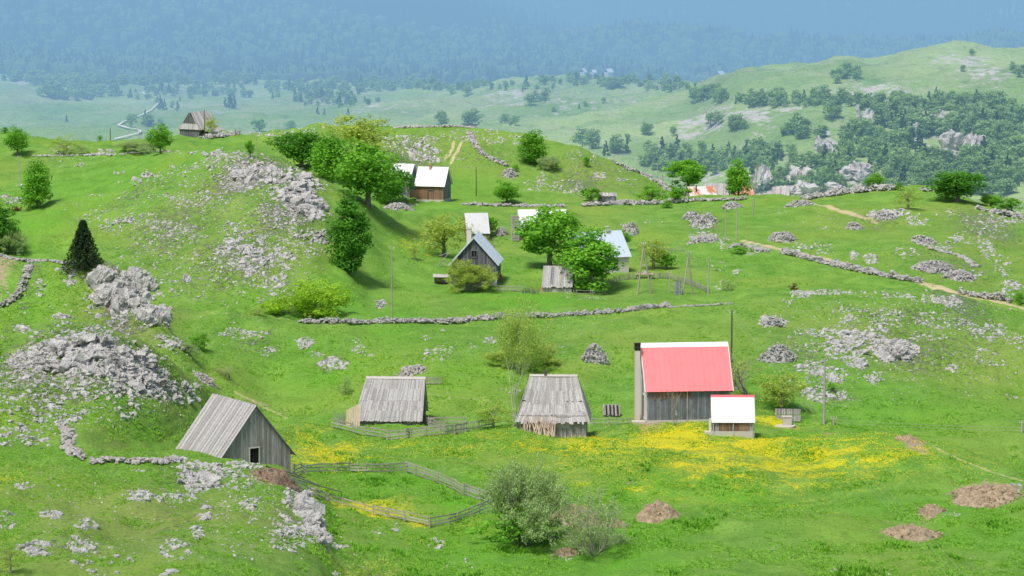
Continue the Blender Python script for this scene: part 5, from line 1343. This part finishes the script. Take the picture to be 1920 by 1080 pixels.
    t2 = empty('log_steps', unproj(966,452,d=None) if False else hit(966,452)); tag(t2, 'stack of log steps beside the white-roofed barn behind the largest tree', 'steps')
    m = MB()
    for i in range(13): m.tube([(-.45,i*.12,.12+i*.28),(.5,i*.12,.12+i*.28)], [.13,.13], 6, random.random())
    m.build('log_tread', M['grey_boards'], t2)
    m = MB(); m.bar((.55,0,0),(.55,1.5,3.8),.12,.12); m.bar((-.5,0,0),(-.5,1.5,3.8),.12,.12); m.build('rail', M['grey_boards'], t2)
    t, q = house('pale_roof_cottage', 'low cottage with pale grey sheet roof behind the chimney of the gabled house', 'cottage', (1,-1), (877,446), -81, 4.2, 3.1, .9, 2.5,
          wall='brown_boards', roof='white_sheet', style='metal', ov=.3, ovg=.2, rbw=.5)
    for o in t.children:
        if o.name.startswith('roof'): o.data.materials[0] = M['bluegrey_sheet_pale']
    t, q = house('cream_cottage', 'cream-walled cottage with blue-grey metal roof behind the dense green tree', 'cottage', (1,1), (1179,511), -66, 6.0, 7.0, 2.5, 3.0,
          wall='cream_plaster', roof='bluegrey_sheet', style='metal', ov=.35, ovg=.3, rbw=.55, bw=30, windows=[], gwall='cream_plaster')
    m = MB(); m.box(3.02,3.06,1.0,1.8,.5,1.9); m.build('window', M['glass_dark'], t)
    m = MB(); m.box(3.0,3.09,.88,1.0,.38,2.02); m.box(3.0,3.09,1.8,1.92,.38,2.02); m.box(3.0,3.09,1.0,1.8,1.9,2.02); m.build('window_frame', M['pale_boards'], t)
    chimney(t, .2, 1.5, 4.6, 6.1, .5, 'cream_plaster', 'concrete')
    # --- upper barns
    t, q = house('brown_front_barn', 'barn with bright white roof, brown plank front and dull gable beside the grove', 'barn', (1,1), (831,376), -104, 4.9, 4.7, 2.7, 2.75,
          wall='brown_boards', roof='white_sheet', style='metal', ov=.35, ovg=.35, rbw=.5, gwall='blue_boards', doors=[('px', 2.5, .8, .1, 1.7)], door=[('brown_boards','dark_boards')], found='concrete', foundh=.12)
    chimney(t, .3, -.5, 5.0, 5.75, .35, 'brick_red', 'brick_red')
    m = MB()
    for i in range(9): m.slab((2.5,-2.35-i*.14,.3+.05*i),(2.5,-2.47-i*.14,.3+.05*i),(2.5,-2.47-i*.14,1.6+.03*i),(2.5,-2.35-i*.14,1.6+.03*i),.03,random.random())
    m.build('side_boarding', M['brown_boards'], t)
    t, q = house('white_gable_barn', 'smaller white-roofed barn mostly hidden behind the grove and the brown-fronted barn', 'barn', (1,1), (768,350), -106, 3.8, 4.0, 1.7, 2.0, d=486,
          wall='blue_boards', roof='white_sheet', style='metal', ov=.3, ovg=.3, rbw=.5, deep=3)
    t, q = house('old_dark_barn', 'old dark board barn with grey half-hipped roof alone on the upper left ridge', 'barn', (-1,-1), (337,265), -33, 5.2, 6.2, 2.9, 3.2, d=592,
          wall='dark_boards', roof='roof_boards', ov=.3, ovg=.3, rbw=.3, hip=(.9,.0), deep=3, jag=.03)
    m = MB(); m.box(2.6,5.6,-2.3,3.2,-2,1.7,.3); m.build('lean_to', M['dark_boards'], t)
    m = MB(); m.slab((5.9,-2.6,1.75),(5.9,3.4,1.75),(2.5,3.4,3.0),(2.5,-2.6,3.0),.08,.3); m.build('lean_to_roof', M['roof_boards'], t)
    t, q = house('grey_hut', 'little grey hut with low pale roof behind the stone wall', 'hut', (1,-1), (1122,379), -90, 2.2, 3.1, 1.0, .45,
          wall='blue_boards', roof='roof_boards', ov=.15, ovg=.15, rbw=.3, deep=1)
    # --- hamlet on the crest
    t, q = house('rusty_shed', 'low shed with patchy orange rusted sheet roof behind the crest wall', 'shed', (1,-1), (1297,379), -76, 4.2, 4.6, .6, 1.9, d=496,
          wall='grey_boards', roof='rust_sheet', style='metal', ov=.3, ovg=.2, rbw=.45, deep=3)
    m = MB(); m.tube([(.9,-1.1,1.2),(.9,-1.1,2.9)],[.1,.1],8); m.build('stove_pipe', M['black_soot'], t)
    t, q = house('grey_roof_barn', 'big grey-roofed barn rising behind the rusty shed', 'barn', (1,-1), (1322,378), -97, 4.6, 4.0, .9, 2.1, d=504,
          wall='dark_boards', roof='roof_boards', ov=.4, ovg=.2, rbw=.22, deep=3)
    t, q = house('orange_roof_shed', 'shed with torn orange roof sheets behind the light green tree of the upper hamlet', 'shed', (1,-1), (1382,376), -80, 3.6, 3.0, .9, 1.6, d=506,
          wall='brick_red', roof='orange_sheet', style='metal', ov=.2, ovg=.2, rbw=.6, deep=3, bw=30)
    t, q = house('crest_barn', 'small grey barn with plank roof on the skyline left of the thick crest wall', 'barn', (1,-1), (1449,377), -98, 3.6, 2.8, .8, 1.5, d=504,
          wall='dark_boards', roof='roof_boards', ov=.25, ovg=.2, rbw=.2, deep=3)
    t, q = house('lean_shed', 'pale sheet-covered lean-to with its gable turned to the camera in front of the skyline barn', 'shed', (-1,-1), (1434,380), 12, 1.9, 2.0, .45, 1.0, d=497,
          wall='bluegrey_sheet', roof='roof_boards', ov=.15, ovg=.1, rbw=.2, deep=3)
    t, q = house('stub_shed', 'dark low stub of a shed at the right end of the skyline barn', 'shed', (1,-1), (1479,376), -90, 1.2, 1.0, .45, .3, d=504,
          wall='dark_boards', roof='roof_boards', ov=.1, ovg=.1, rbw=.3, deep=3)
    # --- far white houses at the edge of the forest
    for (u, v, w_, lab) in [(1085,140,4.2,'far white house standing alone at the left end of the row by the forest edge'),(1106,139,3,'far small white house second in the row by the forest edge'),(1133,140,4,'far white house with a dark gable third in the row by the forest edge'),
                            (1236,147,4.6,'far broad white house at the foot of the forest right of the others'),(1258,145,3.6,'far white house nearest the rocky hill shoulder'),(1340,147,5,'far white house peeping over the rocky hill shoulder')]:
        house('far_white_house', lab, 'house', (-1,-1), (u, v), -70 + (u*37) % 50, w_*1.25, w_*1.5, w_*.55, w_*.7, d=(2400 if u < 1200 else 2450), wall='white_plaster', roof='white_sheet', style='metal', ov=.3, ovg=.3, rbw=2, bw=30, deep=12, group='white houses at the edge of the forest')

# ============================================================ FENCES, POLES, SMALL THINGS
def rail_fence(pts, label, h=.85, rails=3, gap=2.2, mat='fence_wood', r=.045, board=.13, group='rail fences', name='rail_fence', droop=.05, ext=True, dens=None):
    W = wpath(pts, 0, 6); 
    Ls = [0]
    for a, b in zip(W[:-1], W[1:]): Ls.append(Ls[-1] + (b-a).length)
    T = Ls[-1]; n = max(1, round(T/gap))
    def at(s):
        for i in range(len(W)-1):
            if Ls[i+1] >= s - 1e-6:
                f = (s - Ls[i])/max(1e-6, Ls[i+1]-Ls[i]); p = W[i].lerp(W[i+1], f); return p
        return W[-1].copy()
    P_ = [at(T*i/n) for i in range(n+1)]
    for p in P_:
        g = gz(p.x, p.y)
        if g is not None and abs(g - p.z) < 1.5: p.z = g
    t = empty(name, P_[0]); tag(t, label, 'fence', group); o = Vector(P_[0])
    rr = random.Random(hash_str(label))
    pm = MB(); pm.tube([(0,0,-.35),(0.01,0,h*.5),(0,0.01,h*1.12)], [r*1.2, r, r*.9], 6); pmesh = pm.mesh('post', M[mat])
    for p in P_:
        q = link('post', pmesh, t); q.location = p - o; q.rotation_euler = (rr.gauss(0,.05), rr.gauss(0,.05), rr.random()*6); q.scale = (1,1,rr.uniform(.88,1.15))
    for a, b in zip(P_[:-1], P_[1:]):
        m = MB(); d = (b-a).normalized(); sd = Vector((d.y, -d.x, 0))*.05
        for k in range(rails):
            z = h*(k+.75)/rails
            A_ = a - o + Vector((0,0,z + rr.gauss(0,.035))) + sd - d*(.15 if ext else 0); B_ = b - o + Vector((0,0,z + rr.gauss(0,.035))) + sd + d*(.15 if ext else 0)
            if board: m.bar(A_, B_, .03, board*rr.uniform(.7,1.1), rr.random())
            else: m.tube([A_, A_.lerp(B_,.5) - Vector((0,0,droop)), B_], [.035,.03,.03], 5, rr.random())
        if dens:
            L_ = (b-a).length; nn_ = int(L_*dens)
            for i in range(nn_):
                p = a.lerp(b, (i+rr.random()*.5)/nn_) - o; m.bar(p + Vector((0,0,-.05)), p + Vector((rr.gauss(0,.04),rr.gauss(0,.04),h*rr.uniform(.8,1.1))), .05, .03, rr.random())
        m.build('rail_panel', M[mat], t)
    return t
def pole(u, v, top, label, r=.1, mat='pole_wood', lean=0, arm=False, d=None, group='wooden utility poles'):
    h0 = corner(u, v, d); H = (v - top)/ppm(h0)/math.cos(TH)
    t = empty('utility_pole', h0); tag(t, label, 'pole', group)
    m = MB(); m.tube([(0,0,-.6),(lean/ppm(h0)*.5,0,H*.5),(lean/ppm(h0),0,H)], [r*1.15, r, r*.75], 8, .5); m.build('shaft', M[mat], t)
    m = MB()
    for s in (-1,1): m.tube([(lean/ppm(h0), 0, H-.25), (lean/ppm(h0)+s*.28, 0, H-.2), (lean/ppm(h0)+s*.28, 0, H)], [.02,.02,.035], 5)
    m.build('insulator', M['white_plaster'], t)
    return h0 + Vector((lean/ppm(h0), 0, H))
def aframe(u1, u2, v1, v2, ut, vt, label, bar_v):
    a = hit(u1, v1); b = hit(u2, v2); H = ((v1+v2)/2 - vt)/ppm(a)/math.cos(TH); mid = (a+b)/2
    top = Vector(((ut-960)/F*mid.y*1.0, mid.y, mid.z + H)); top.x = a.x + (ut-u1)/ppm(a)
    t = empty('pole_frame', mid); tag(t, label, 'pole frame', 'A-shaped pole frames')
    for p, mt in ((a, 'fence_wood'), (b, 'pole_wood')):
        m = MB(); m.tube([p - mid - Vector((0,0,.5)), top - mid + Vector(((p.x-mid.x)*-.06, 0, .3))], [.12,.09], 8, .5); m.build('leg', M[mt], t)
    f = (v1 - bar_v)/(v1 - vt); m = MB(); m.bar((a-mid).lerp(top-mid, f), (b-mid).lerp(top-mid, f), .1, .1); m.build('crossbar', M['fence_wood'], t)
    m = MB(); 
    for s in (-.25,0,.25): m.tube([top-mid+Vector((s,0,.25)), top-mid+Vector((s,0,.5))], [.04,.05], 6)
    m.build('insulator', M['white_plaster'], t)
    return top + Vector((0,0,.4))
def cable(p, q, label, sag=1.2, r=.022, n=24, lateral=0):
    m = MB(); pts = []
    for i in range(n+1):
        f = i/n; a = Vector(p).lerp(Vector(q), f); a.z -= sag*4*f*(1-f); a.x += lateral; pts.append(a)
    m.tube(pts, [r]*(n+1), 4, .8); o = m.build('power_cable', M['cable'])
    tag(o, label, 'cable', 'power cables strung between the poles')
def mound(u, v, wpx, hpx, label, mat='brown_earth', hm=.5, name='earth_mound', rough=.3):
    c = hit(u, v); rx = wpx/2/ppm(c)
    a = hit(u, v + hpx*.45); b = hit(u, v - hpx*.3); ry = max(rx*.45, min(abs(b.y - a.y)*.6, rx*1.3)) if a and b else rx*.6
    K_, J = 48, 22; V = []; F4 = []
    for j in range(J+1):
        q = j/J
        for i in range(K_):
            an = i/K_*6.2832; e = 1 + .35*fbm(math.cos(an)*1.5 + u, math.sin(an)*1.5, 3, 5)
            x, y = c.x + q*rx*e*math.cos(an), c.y + q*ry*e*math.sin(an); g = gz(x, y) or c.z
            nz = fbm(np.array([x*1.1]), np.array([y*1.1]), 4, 3)[0]; n2 = fbm(np.array([x*4.]), np.array([y*4.]), 3, 8)[0]
            V.append((x, y, g + hm*(1 - q**2)*(1 + .5*nz) + rough*.5*n2*(1-q**3) - .10*q**4))
    for j in range(J):
        for i in range(K_): F4.append((j*K_+i, (j+1)*K_+i, (j+1)*K_+(i+1)%K_, j*K_+(i+1)%K_))
    # clods on top
    pos = []; scl = []
    for i in range(int(rx*ry*26)):
        an = random.random()*6.283; q = math.sqrt(random.random()); x, y = c.x + q*rx*math.cos(an), c.y + q*ry*math.sin(an); g = gz(x, y)
        if g is None: continue
        s = random.uniform(.03,.13); pos.append((x, y, g + hm*(1-q**2)*.95)); scl.append((s*1.4, s, s*.6))
    me = bake(STN, pos, scl, 'clods', M[mat], .6); Vc = np.empty(len(me.vertices)*3, np.float32); me.vertices.foreach_get('co', Vc); Vc = Vc.reshape(-1,3)
    Fc = np.empty(len(me.loops), np.int32); me.loops.foreach_get('vertex_index', Fc); Fc = Fc.reshape(-1,3) + len(V); bpy.data.meshes.remove(me)
    o = link(name, mesh_np(name, np.concatenate([np.array(V), Vc]), [np.array(F4), Fc], M[mat], {'tint': np.full(len(F4) + len(Fc), .5)})); tag(o, label, 'mound' if name == 'earth_mound' else 'manure pile', None)
    return o
def build_small():
    rf = rail_fence
    rf([(624,803),(660,812),(700,820),(727,825)], 'three-rail fence at the front left of the fenced barn yard', h=.95, rails=3)
    rf([(727,826),(780,820),(835,815)], 'rail fence along the front of the barn yard towards the birch', h=.95, rails=4)
    rf([(835,815),(880,809),(924,801)], 'tightly woven stick fence at the right end of the barn yard', h=.95, rails=2, dens=5, gap=1.4)
    rf([(780,797),(820,796),(872,794)], 'rear rail fence inside the barn yard', h=.8, rails=2)
    rf([(784,791),(815,803),(835,811)], 'slanting fence dividing the barn yard', h=.85, rails=3)
    rf([(800,722),(825,721)], 'short picket fence beside the rubble mound behind the fenced barn', h=.8, rails=3, gap=.8)
    rf([(548,889),(600,887),(655,886)], 'far left stretch of the meadow enclosure fence in the yellow flowers', h=.85, rails=3)
    rf([(655,886),(710,887),(762,885)], 'top stretch of the meadow enclosure fence', h=.85, rails=3)
    rf([(762,886),(827,908),(875,930),(930,947)], 'right slanting side of the meadow enclosure fence', h=1.0, rails=4)
    rf([(928,950),(880,972),(840,985),(806,990)], 'lower right side of the meadow enclosure fence', h=.85, rails=3)
    rf([(805,989),(750,976),(700,966)], 'lower pale rails of the meadow enclosure fence above the rocks', h=.85, rails=3)
    rf([(700,966),(640,948),(590,933),(545,912)], 'low dark rails climbing from the enclosure to the manure pile', h=.7, rails=2)
    rf([(1112,797),(1145,797),(1182,796)], 'flimsy stick fence between the crooked barn and the red-roofed house', h=.75, rails=2, board=0, dens=2)
    rf([(1141,535),(1160,527),(1200,521),(1260,523),(1300,537),(1330,550)], 'brown wattle fence curving past the pole frames', h=.8, rails=5, board=0, gap=1.5, dens=3, mat='pole_wood')
    rf([(932,546),(955,547),(978,548)], 'pale picket fence in the yard of the gabled house', h=.8, rails=2, dens=5, gap=1.0)
    rf([(962,800),(972,803)], 'stub of upright pales at the left corner of the crooked barn', h=1.4, rails=1, dens=7, gap=.5)
    rf([(1240,478),(1280,470)], 'thin rail fence behind the crooked small tree', h=.7, rails=2, board=0)
    rf([(1075,552),(1100,553),(1135,553)], 'rough pole fence under the dense green tree', h=.6, rails=2, board=0)
    # poles
    pole(151,499,410,'bare wooden pole in front of the dark spruce')
    a = pole(735,598,462,'thin wooden pole behind the little stone heap', .07)
    pole(893,368,314,'short dark pole below the climbing stone wall', .08, 'dark_pole')
    dk = pole(1371,735,582,'dark pole rising behind the right end of the red roof', .09, 'dark_pole')
    p3 = pole(1545,796,672,'pale concrete-grey pole on the slope right of the well', .13, 'fence_wood')
    pole(1360,452,385,'thin pole, left of the close pair above the dirt track', .08, 'fence_wood')
    pole(1381,450,386,'thin pole, right of the close pair above the dirt track', .08, 'fence_wood')
    pole(1411,405,312,'slanting tall pole beside the upper hamlet', .09, 'pole_wood', lean=8)
    pole(1637,357,302,'tall pole on the crest wall by the round tree', .08, 'fence_wood')
    pole(1242,378,322,'thin pole behind the wall left of the rusty shed', .08, 'fence_wood')
    pole(1233,378,306,'thin distant pole left of the pole by the stone wall', .06, 'fence_wood')
    pole(1328,550,485,'single post standing at the end of the wattle fence', .1, 'fence_wood')
    pole(1255,549,508,'short post between the two pole frames', .08, 'fence_wood')
    pole(37,350,292,'thin pole on the far left pasture beside the column-shaped tree', .08, 'fence_wood')
    pole(481,322,246,'faint pole on the stony crown of the domed hill', .06, 'fence_wood')
    pole(207,264,240,'tiny dark pole on the upper left skyline', .08, 'dark_pole')
    pole(261,262,238,'tiny pale pole on the skyline beside the old dark barn', .06, 'fence_wood')
    pole(384,262,206,'dark pole standing before the roof of the old dark barn', .08, 'dark_pole')
    pole(1563,797,781,'knee-high post right of the pale concrete-grey pole', .1, 'fence_wood')
    pole(1916,812,788,'short post at the right edge above the meadow', .1, 'fence_wood')
    f1 = aframe(1194,1222,552,551,1206,462,'first pole frame with one pale and one dark leg near the bench', 497)
    f2 = aframe(1279,1299,552,552,1291,478,'second pole frame of pale poles beside the leaning grey panel', 510)
    far_end = Vector(unproj(1835, 1125, 165).tolist())
    for i, dx in enumerate((-.35, 0, .35)):
        cable(f1 + Vector((dx,0,0)), f2 + Vector((dx,0,0)), ['left','middle','right'][i] + ' cable between the two pole frames', .15, .015)
        cable(f2 + Vector((dx,0,0)), far_end + Vector((dx*1.6,0,0)), ['left','middle','right'][i] + ' cable descending past the red-roofed house', 1.0, .009)
    e = empty('utility_pole', (far_end.x, far_end.y, (gz(far_end.x, far_end.y) or far_end.z - 8))); tag(e, 'wooden pole below the photo where the three cables end', 'pole', 'wooden utility poles')
    m = MB(); m.tube([(0,0,-.5),(0,0,far_end.z - e.location.z + .3)], [.14,.1], 8); m.build('shaft', M['pole_wood'], e)
    m = MB(); m.bar((-.8,0,far_end.z - e.location.z),(.8,0,far_end.z - e.location.z),.1,.1); m.build('crossbar', M['pole_wood'], e)
    for dz, nm in ((.55,'upper'),(.25,'lower')):
        c1 = hit(1563,797); c2 = hit(1916,812); cable(c1 + Vector((0,0,dz)), c2 + Vector((0,0,dz)), nm + ' thin wire between the knee-high posts', .12, .015)
    # earth mounds
    mound(1235,966,84,44,'rounded brown earth mound with stones at its foot right of the silvery bush', hm=1.0)
    mound(1080,975,110,60,'brown earth mound under the silvery bush', hm=1.0)
    mound(1060,1038,60,16,'low stony earth patch below the silvery bush', hm=.3)
    mound(1850,930,150,56,'widest bare earth mound near the right edge', hm=.6)
    mound(1745,958,60,22,'small dark earth heap between the two larger right-hand mounds', hm=.4)
    mound(1712,1008,120,34,'long brown earth mound at the lower right', hm=.7)
    mound(1150,985,50,22,'narrow strip of bare earth between the silvery bush and the rounded mound', hm=.3)
    mound(1706,824,60,7,'thin pale bare strip on the edge of the flower meadow', hm=.2)
    mound(765,790,110,8,'muddy trampled yard in front of the fenced barn', hm=.08, rough=.1)
    # manure pile and long poles by the shed
    c = mound(520,900,100,34,'reddish brown manure pile heaped against the shed with the open door', mat='manure', hm=.75, name='manure_pile')
    r3 = random.Random(9)
    t = empty('loose_plank', hit(520,905)); o = t.location.copy()
    m = MB()
    for (a, b) in [((500,886),(600,920)),((515,900),(640,932)),((530,893),(572,906))]:
        A_, B_ = hit(*a), hit(*b); m.tube([A_ - o + Vector((0,0,.5)), B_ - o + Vector((0,0,.45))], [.07,.05], 6, r3.random())
    m.build('pole', M['pole_wood'], t); tag(t, 'long poles lying over the foot of the manure pile', 'poles')
    # poles leaning on the crooked barn
    t = empty('leaning_poles', hit(1010,811)); o = t.location.copy()
    m = MB()
    for i in range(46):
        x0 = r3.uniform(-1.9, 1.5); x1 = x0*.75 + r3.uniform(-.55,.55); m.tube([(x0, r3.uniform(-1.6,-1.1), -.15), (x1, r3.uniform(-.75,-.5), r3.uniform(1.0,1.9))], [.045,.03], 5, r3.random())
    m.build('pole', M['fresh_wood'], t); tag(t, 'sheaf of pale stakes leaning on the front of the crooked barn', 'poles')
    t = empty('leaning_boards', hit(655,799)); m = MB()
    for i in range(6): x = i*.24 - .35; m.slab((x,-.1,-.1),(x+.2,-.1,-.1),(x+.26,.55,1.6+.12*i),(x+.06,.55,1.6+.12*i),.03, r3.random())
    m.build('board', M['fresh_wood'], t)
    m = MB()
    for i in range(22): x = -.4 - r3.random()*1.0; m.tube([(x*.6-.2,-.1,-.1),(x*1.1, r3.uniform(0,.6), r3.uniform(.8,1.5))],[.03,.015],4,r3.random())
    m.build('stick', M['grey_boards'], t); tag(t, 'pale boards and sticks propped at the left end of the fenced barn', 'boards')
    t = empty('scattered_timber', hit(760,790)); m = MB()
    for i in range(26): x, y = r3.uniform(-2.6,3), r3.uniform(-.4,.5); m.bar((x,y,.12),(x+r3.uniform(.5,1.6),y+r3.uniform(-.2,.2),.14+r3.random()*.2),.1,.05,r3.random())
    m.build('plank', M['fresh_wood'], t); tag(t, 'broken planks strewn in the muddy yard of the fenced barn', 'timber')
    # well with pallet behind
    c = hit(1469,799); t = empty('water_well', c); tag(t, 'pale concrete well block on a round slab right of the white-roofed hut', 'well')
    m = MB(); K_ = 24; V = [(1.2*math.cos(i/K_*6.283), 1.9*math.sin(i/K_*6.283)*.8, z) for z in (-.4,.14) for i in range(K_)] + [(0,0,.14)]
    m.add(V, [(i,(i+1)%K_,K_+(i+1)%K_,K_+i) for i in range(K_)], [(K_+i,K_+(i+1)%K_,2*K_) for i in range(K_)]); m.build('slab', M['concrete'], t)
    m = MB(); m.box(-.1,.8,-.3,.5,.145,.95); o2 = m.build('well_head', M['concrete'], t)
    m = MB(); m.box(-.15,.85,-.35,.55,.953,1.02); m.build('cover', M['concrete'], o2)
    c = hit(1477,792); t = empty('slatted_screen', (c.x, c.y+.4, c.z), R(-4)); tag(t, 'grey slatted wooden panel leaning behind the concrete well', 'panel'); m = MB()
    for i in range(15):
        x = -1.25 + i*.175
        for z0, z1 in ((.05,.62),(.68,1.25)): m.slab((x,0+z0*.5,z0),(x+.13,z0*.5,z0),(x+.13+.03,z1*.5,z1),(x+.03,z1*.5,z1),.03,r3.random())
    m.build('slat', M['grey_boards'], t)
    m = MB()
    for z in (.2,1.1): m.bar((-1.3,z*.5+.04,z),(1.4,z*.5+.04,z),.05,.08,.3)
    m.build('frame_bar', M['dark_boards'], t)
    # bag on the sapling
    c = hit(1267,800); m = MB(); m.add([(0,0,1.9),(-.09,0,1.2),(.17,0,1.15),(.04,-.1,1.17),(.04,.1,1.2)], [], [(0,1,3),(0,3,2),(0,2,4),(0,4,1),(1,4,3),(3,4,2)]); o = m.build('cloth_bag', M['white_sheet']); o.location = c
    tag(o, 'white cloth bag hanging on the bare sapling', 'bag')
    # bench by the pole frame, box, leaning panel, wood stack
    c = hit(1208,522); t = empty('bench', c); tag(t, 'pale plank bench between the legs of the first pole frame', 'bench')
    m = MB(); m.box(-1.25,1.25,-.3,.3,.55,.63); m.build('seat', M['fresh_wood'], t)
    for x in (-.9,.9): m = MB(); m.box(x-.07,x+.07,-.2,.2,-.2,.547); m.build('leg', M['pole_wood'], t)
    m = MB(); m.box(-.2,.6,.0,.35,.635,1.0); m.build('crate', M['pale_boards'], t)
    c = hit(937,527); t = empty('metal_barrel', c); tag(t, 'rusty brown barrel beside the gabled house', 'barrel')
    m = MB(); m.tube([(0,0,-.1),(0,0,.3),(0,0,.6),(0,0,.85)],[.3,.31,.31,.3],14,.5); m.build('body', M['orange_sheet_dark'], t)
    m = MB(); m.tube([(0,0,.852),(0,0,.88)],[.32,.32],14,.5); m.tube([(0,0,.3),(0,0,.33)],[.325,.325],14); m.build('hoop', M['dark_pole'], t)
    c = hit(1271,553); m = MB()
    for i in range(6): m.slab((-.45+i*.15,0,-.1),(-.31+i*.15,0,-.1),(-.31+i*.15,.35,1.75),(-.45+i*.15,.35,1.75),.04,r3.random())
    m.bar((-.45,.08,.4),(.45,.08,.4),.04,.1); o = m.build('wooden_screen', M['blue_boards']); o.location = c; tag(o, 'grey board panel leaning beside the second pole frame', 'panel')
    c = hit(828,532); t = empty('wood_stack', c); tag(t, 'covered wood stack at the left of the gabled house', 'wood stack'); m = MB()
    for j in range(6):
        for i in range(14): m.tube([(-.9+i*.14, -.4, .08+j*.15),(-.9+i*.14+r3.uniform(-.03,.03), .5, .08+j*.15)],[.065,.065],6,r3.random())
    m.build('log', M['grey_boards'], t); m = MB(); m.slab((-1.15,-.5,.98),(1.2,-.5,.9),(1.2,.6,1.15),(-1.15,.6,1.25),.06); m.build('cover', M['pale_boards'], t)
    t = empty('brush_pile', hit(996,550)); m = MB()
    for i in range(60): x = r3.uniform(-1.2,1.0); m.tube([(x,r3.uniform(-.2,.2),-.05),(x+r3.uniform(-.5,.5),r3.uniform(-.3,.3),r3.uniform(.4,.9))],[.02,.01],4,r3.random())
    m.build('twigs', M['dark_boards'], t); tag(t, 'pile of dark twigs between the picket fence and the small squat barn', 'brush pile')
    t = empty('prop_poles', hit(826,500)); m = MB()
    for (a, b) in [((-.6,0,0),(1.6,0,2.3)),((0,0,0),(.2,.2,1.6)),((-.2,0,1.5),(1.2,.1,1.9)),((.3,0,.1),(1.8,.3,.4)),((.2,.2,.9),(1.9,.2,.1))]: m.tube([a,b],[.05,.04],5,r3.random())
    m.build('pole', M['pole_wood'], t); tag(t, 'slanting props and sticks at the left eave of the gabled house', 'poles')
    t = empty('stone_slab_pile', hit(1170,792)); o = t.location.copy()
    t.name = 'stick_heap'
    m = MB()
    for i in range(40): x = r3.uniform(-1.3,1.3); y = r3.uniform(-.6,.6); m.tube([(x,y,.05+r3.random()*.25),(x+r3.uniform(-.6,.6),y+r3.uniform(-.3,.3),.05+r3.random()*.3)],[.03,.02],4,r3.random())
    m.build('stick', M['fresh_wood'], t); t.location = hit(384,716); tag(t, 'heap of pale dry sticks on the bank above the shed with the open door', 'brush pile')
    # gravel road in the far valley
    W = wpath([(280,170),(268,175),(272,180),(302,185),(296,196),(284,208),(268,217),(248,223),(230,232),(222,238),(240,243),(262,247),(262,252),(240,258),(215,264)], FM, 4)
    V = []; 
    for i, p in enumerate(W):
        a = W[max(i-1,0)]; b = W[min(i+1,len(W)-1)]; d = (b-a); d.z = 0; d = d.normalized() if d.length > 1e-6 else Vector((1,0,0)); s = Vector((-d.y, d.x, 0))*.65
        for k in (-1,0,1): q = p + s*k; g = gz(q.x, q.y); V.append((q.x, q.y, (g if g else q.z) + 1.0))
    F4 = [(i*3+k, i*3+k+1, i*3+k+4, i*3+k+3) for i in range(len(W)-1) for k in range(2)]
    o = link('road', mesh_np('road', np.array(V), [np.array(F4)], M['gravel_road'], {'tint': np.full(len(F4), .5)})); tag(o, 'pale winding gravel road in the far valley', 'road', kind='structure')
# ============================================================ LIGHT, HAZE, CAMERA
def build_world():
    w = bpy.data.worlds.new('World'); sc.world = w; w.use_nodes = True
    nt = w.node_tree; nt.nodes.clear()
    o = nt.nodes.new('ShaderNodeOutputWorld'); b = nt.nodes.new('ShaderNodeBackground')
    s = nt.nodes.new('ShaderNodeTexSky'); s.sky_type = 'NISHITA'; s.sun_disc = False
    el, az = R(60), R(-148)     # azimuth from +Y, clockwise seen from above: left and a little behind the camera
    s.sun_elevation = el; s.sun_rotation = az; s.air_density = 1; s.dust_density = 4; s.ozone_density = .6; s.altitude = 1000
    b.inputs[1].default_value = .15
    nt.links.new(s.outputs[0], b.inputs[0]); nt.links.new(b.outputs[0], o.inputs[0])
    L = bpy.data.lights.new('sun', 'SUN'); L.energy = 3.8; L.angle = R(14); L.color = (1, .95, .87)
    lo = bpy.data.objects.new('sun', L); col.objects.link(lo)
    d = Vector((math.sin(az)*math.cos(el), math.cos(az)*math.cos(el), math.sin(el)))
    lo.rotation_euler = d.to_track_quat('Z', 'Y').to_euler(); lo.location = (0, 0, 100)
    # the haze that fills the valley beyond the village
    t = NT('valley_haze')
    sg = .00066; hz = (.25, .475, .71)
    ab = t.n('VolumeAbsorption', {'Color': (0, 0, 0, 1), 'Density': sg})
    em = t.n('Emission', {'Color': (*hz, 1), 'Strength': sg})  # even blue glow set in place of sunlight scattered by the haze
    ad = t.n('AddShader', {0: ab.outputs[0], 1: em.outputs[0]})
    t.t.links.new(ad.outputs[0], t.out.inputs['Volume'])
    m = MB(); m.box(-3500, 3500, 615, 9000, -400, 12)
    tag(m.build('haze', t.m), 'blue summer haze filling the valley in front of the mountains', 'haze', kind='structure')
    c = bpy.data.cameras.new('camera'); co = bpy.data.objects.new('camera', c); col.objects.link(co)
    c.lens = 100; c.sensor_width = 36; c.clip_end = 20000; c.clip_start = 1
    co.location = (0, 0, 0); co.rotation_euler = (R(90) - TH, 0, 0)
    sc.camera = co
    sc.view_settings.view_transform = 'Standard'; sc.view_settings.look = 'None'; sc.view_settings.exposure = 0
    sc.cycles.max_bounces = 6; sc.cycles.diffuse_bounces = 3; sc.cycles.transmission_bounces = 3; sc.cycles.transparent_max_bounces = 6
    sc.cycles.use_denoising = True
build_terrain(); build_world(); protos(); build_rocks(); build_cliffs(); build_walls(); build_trees(); build_grass(); build_houses(); build_small()
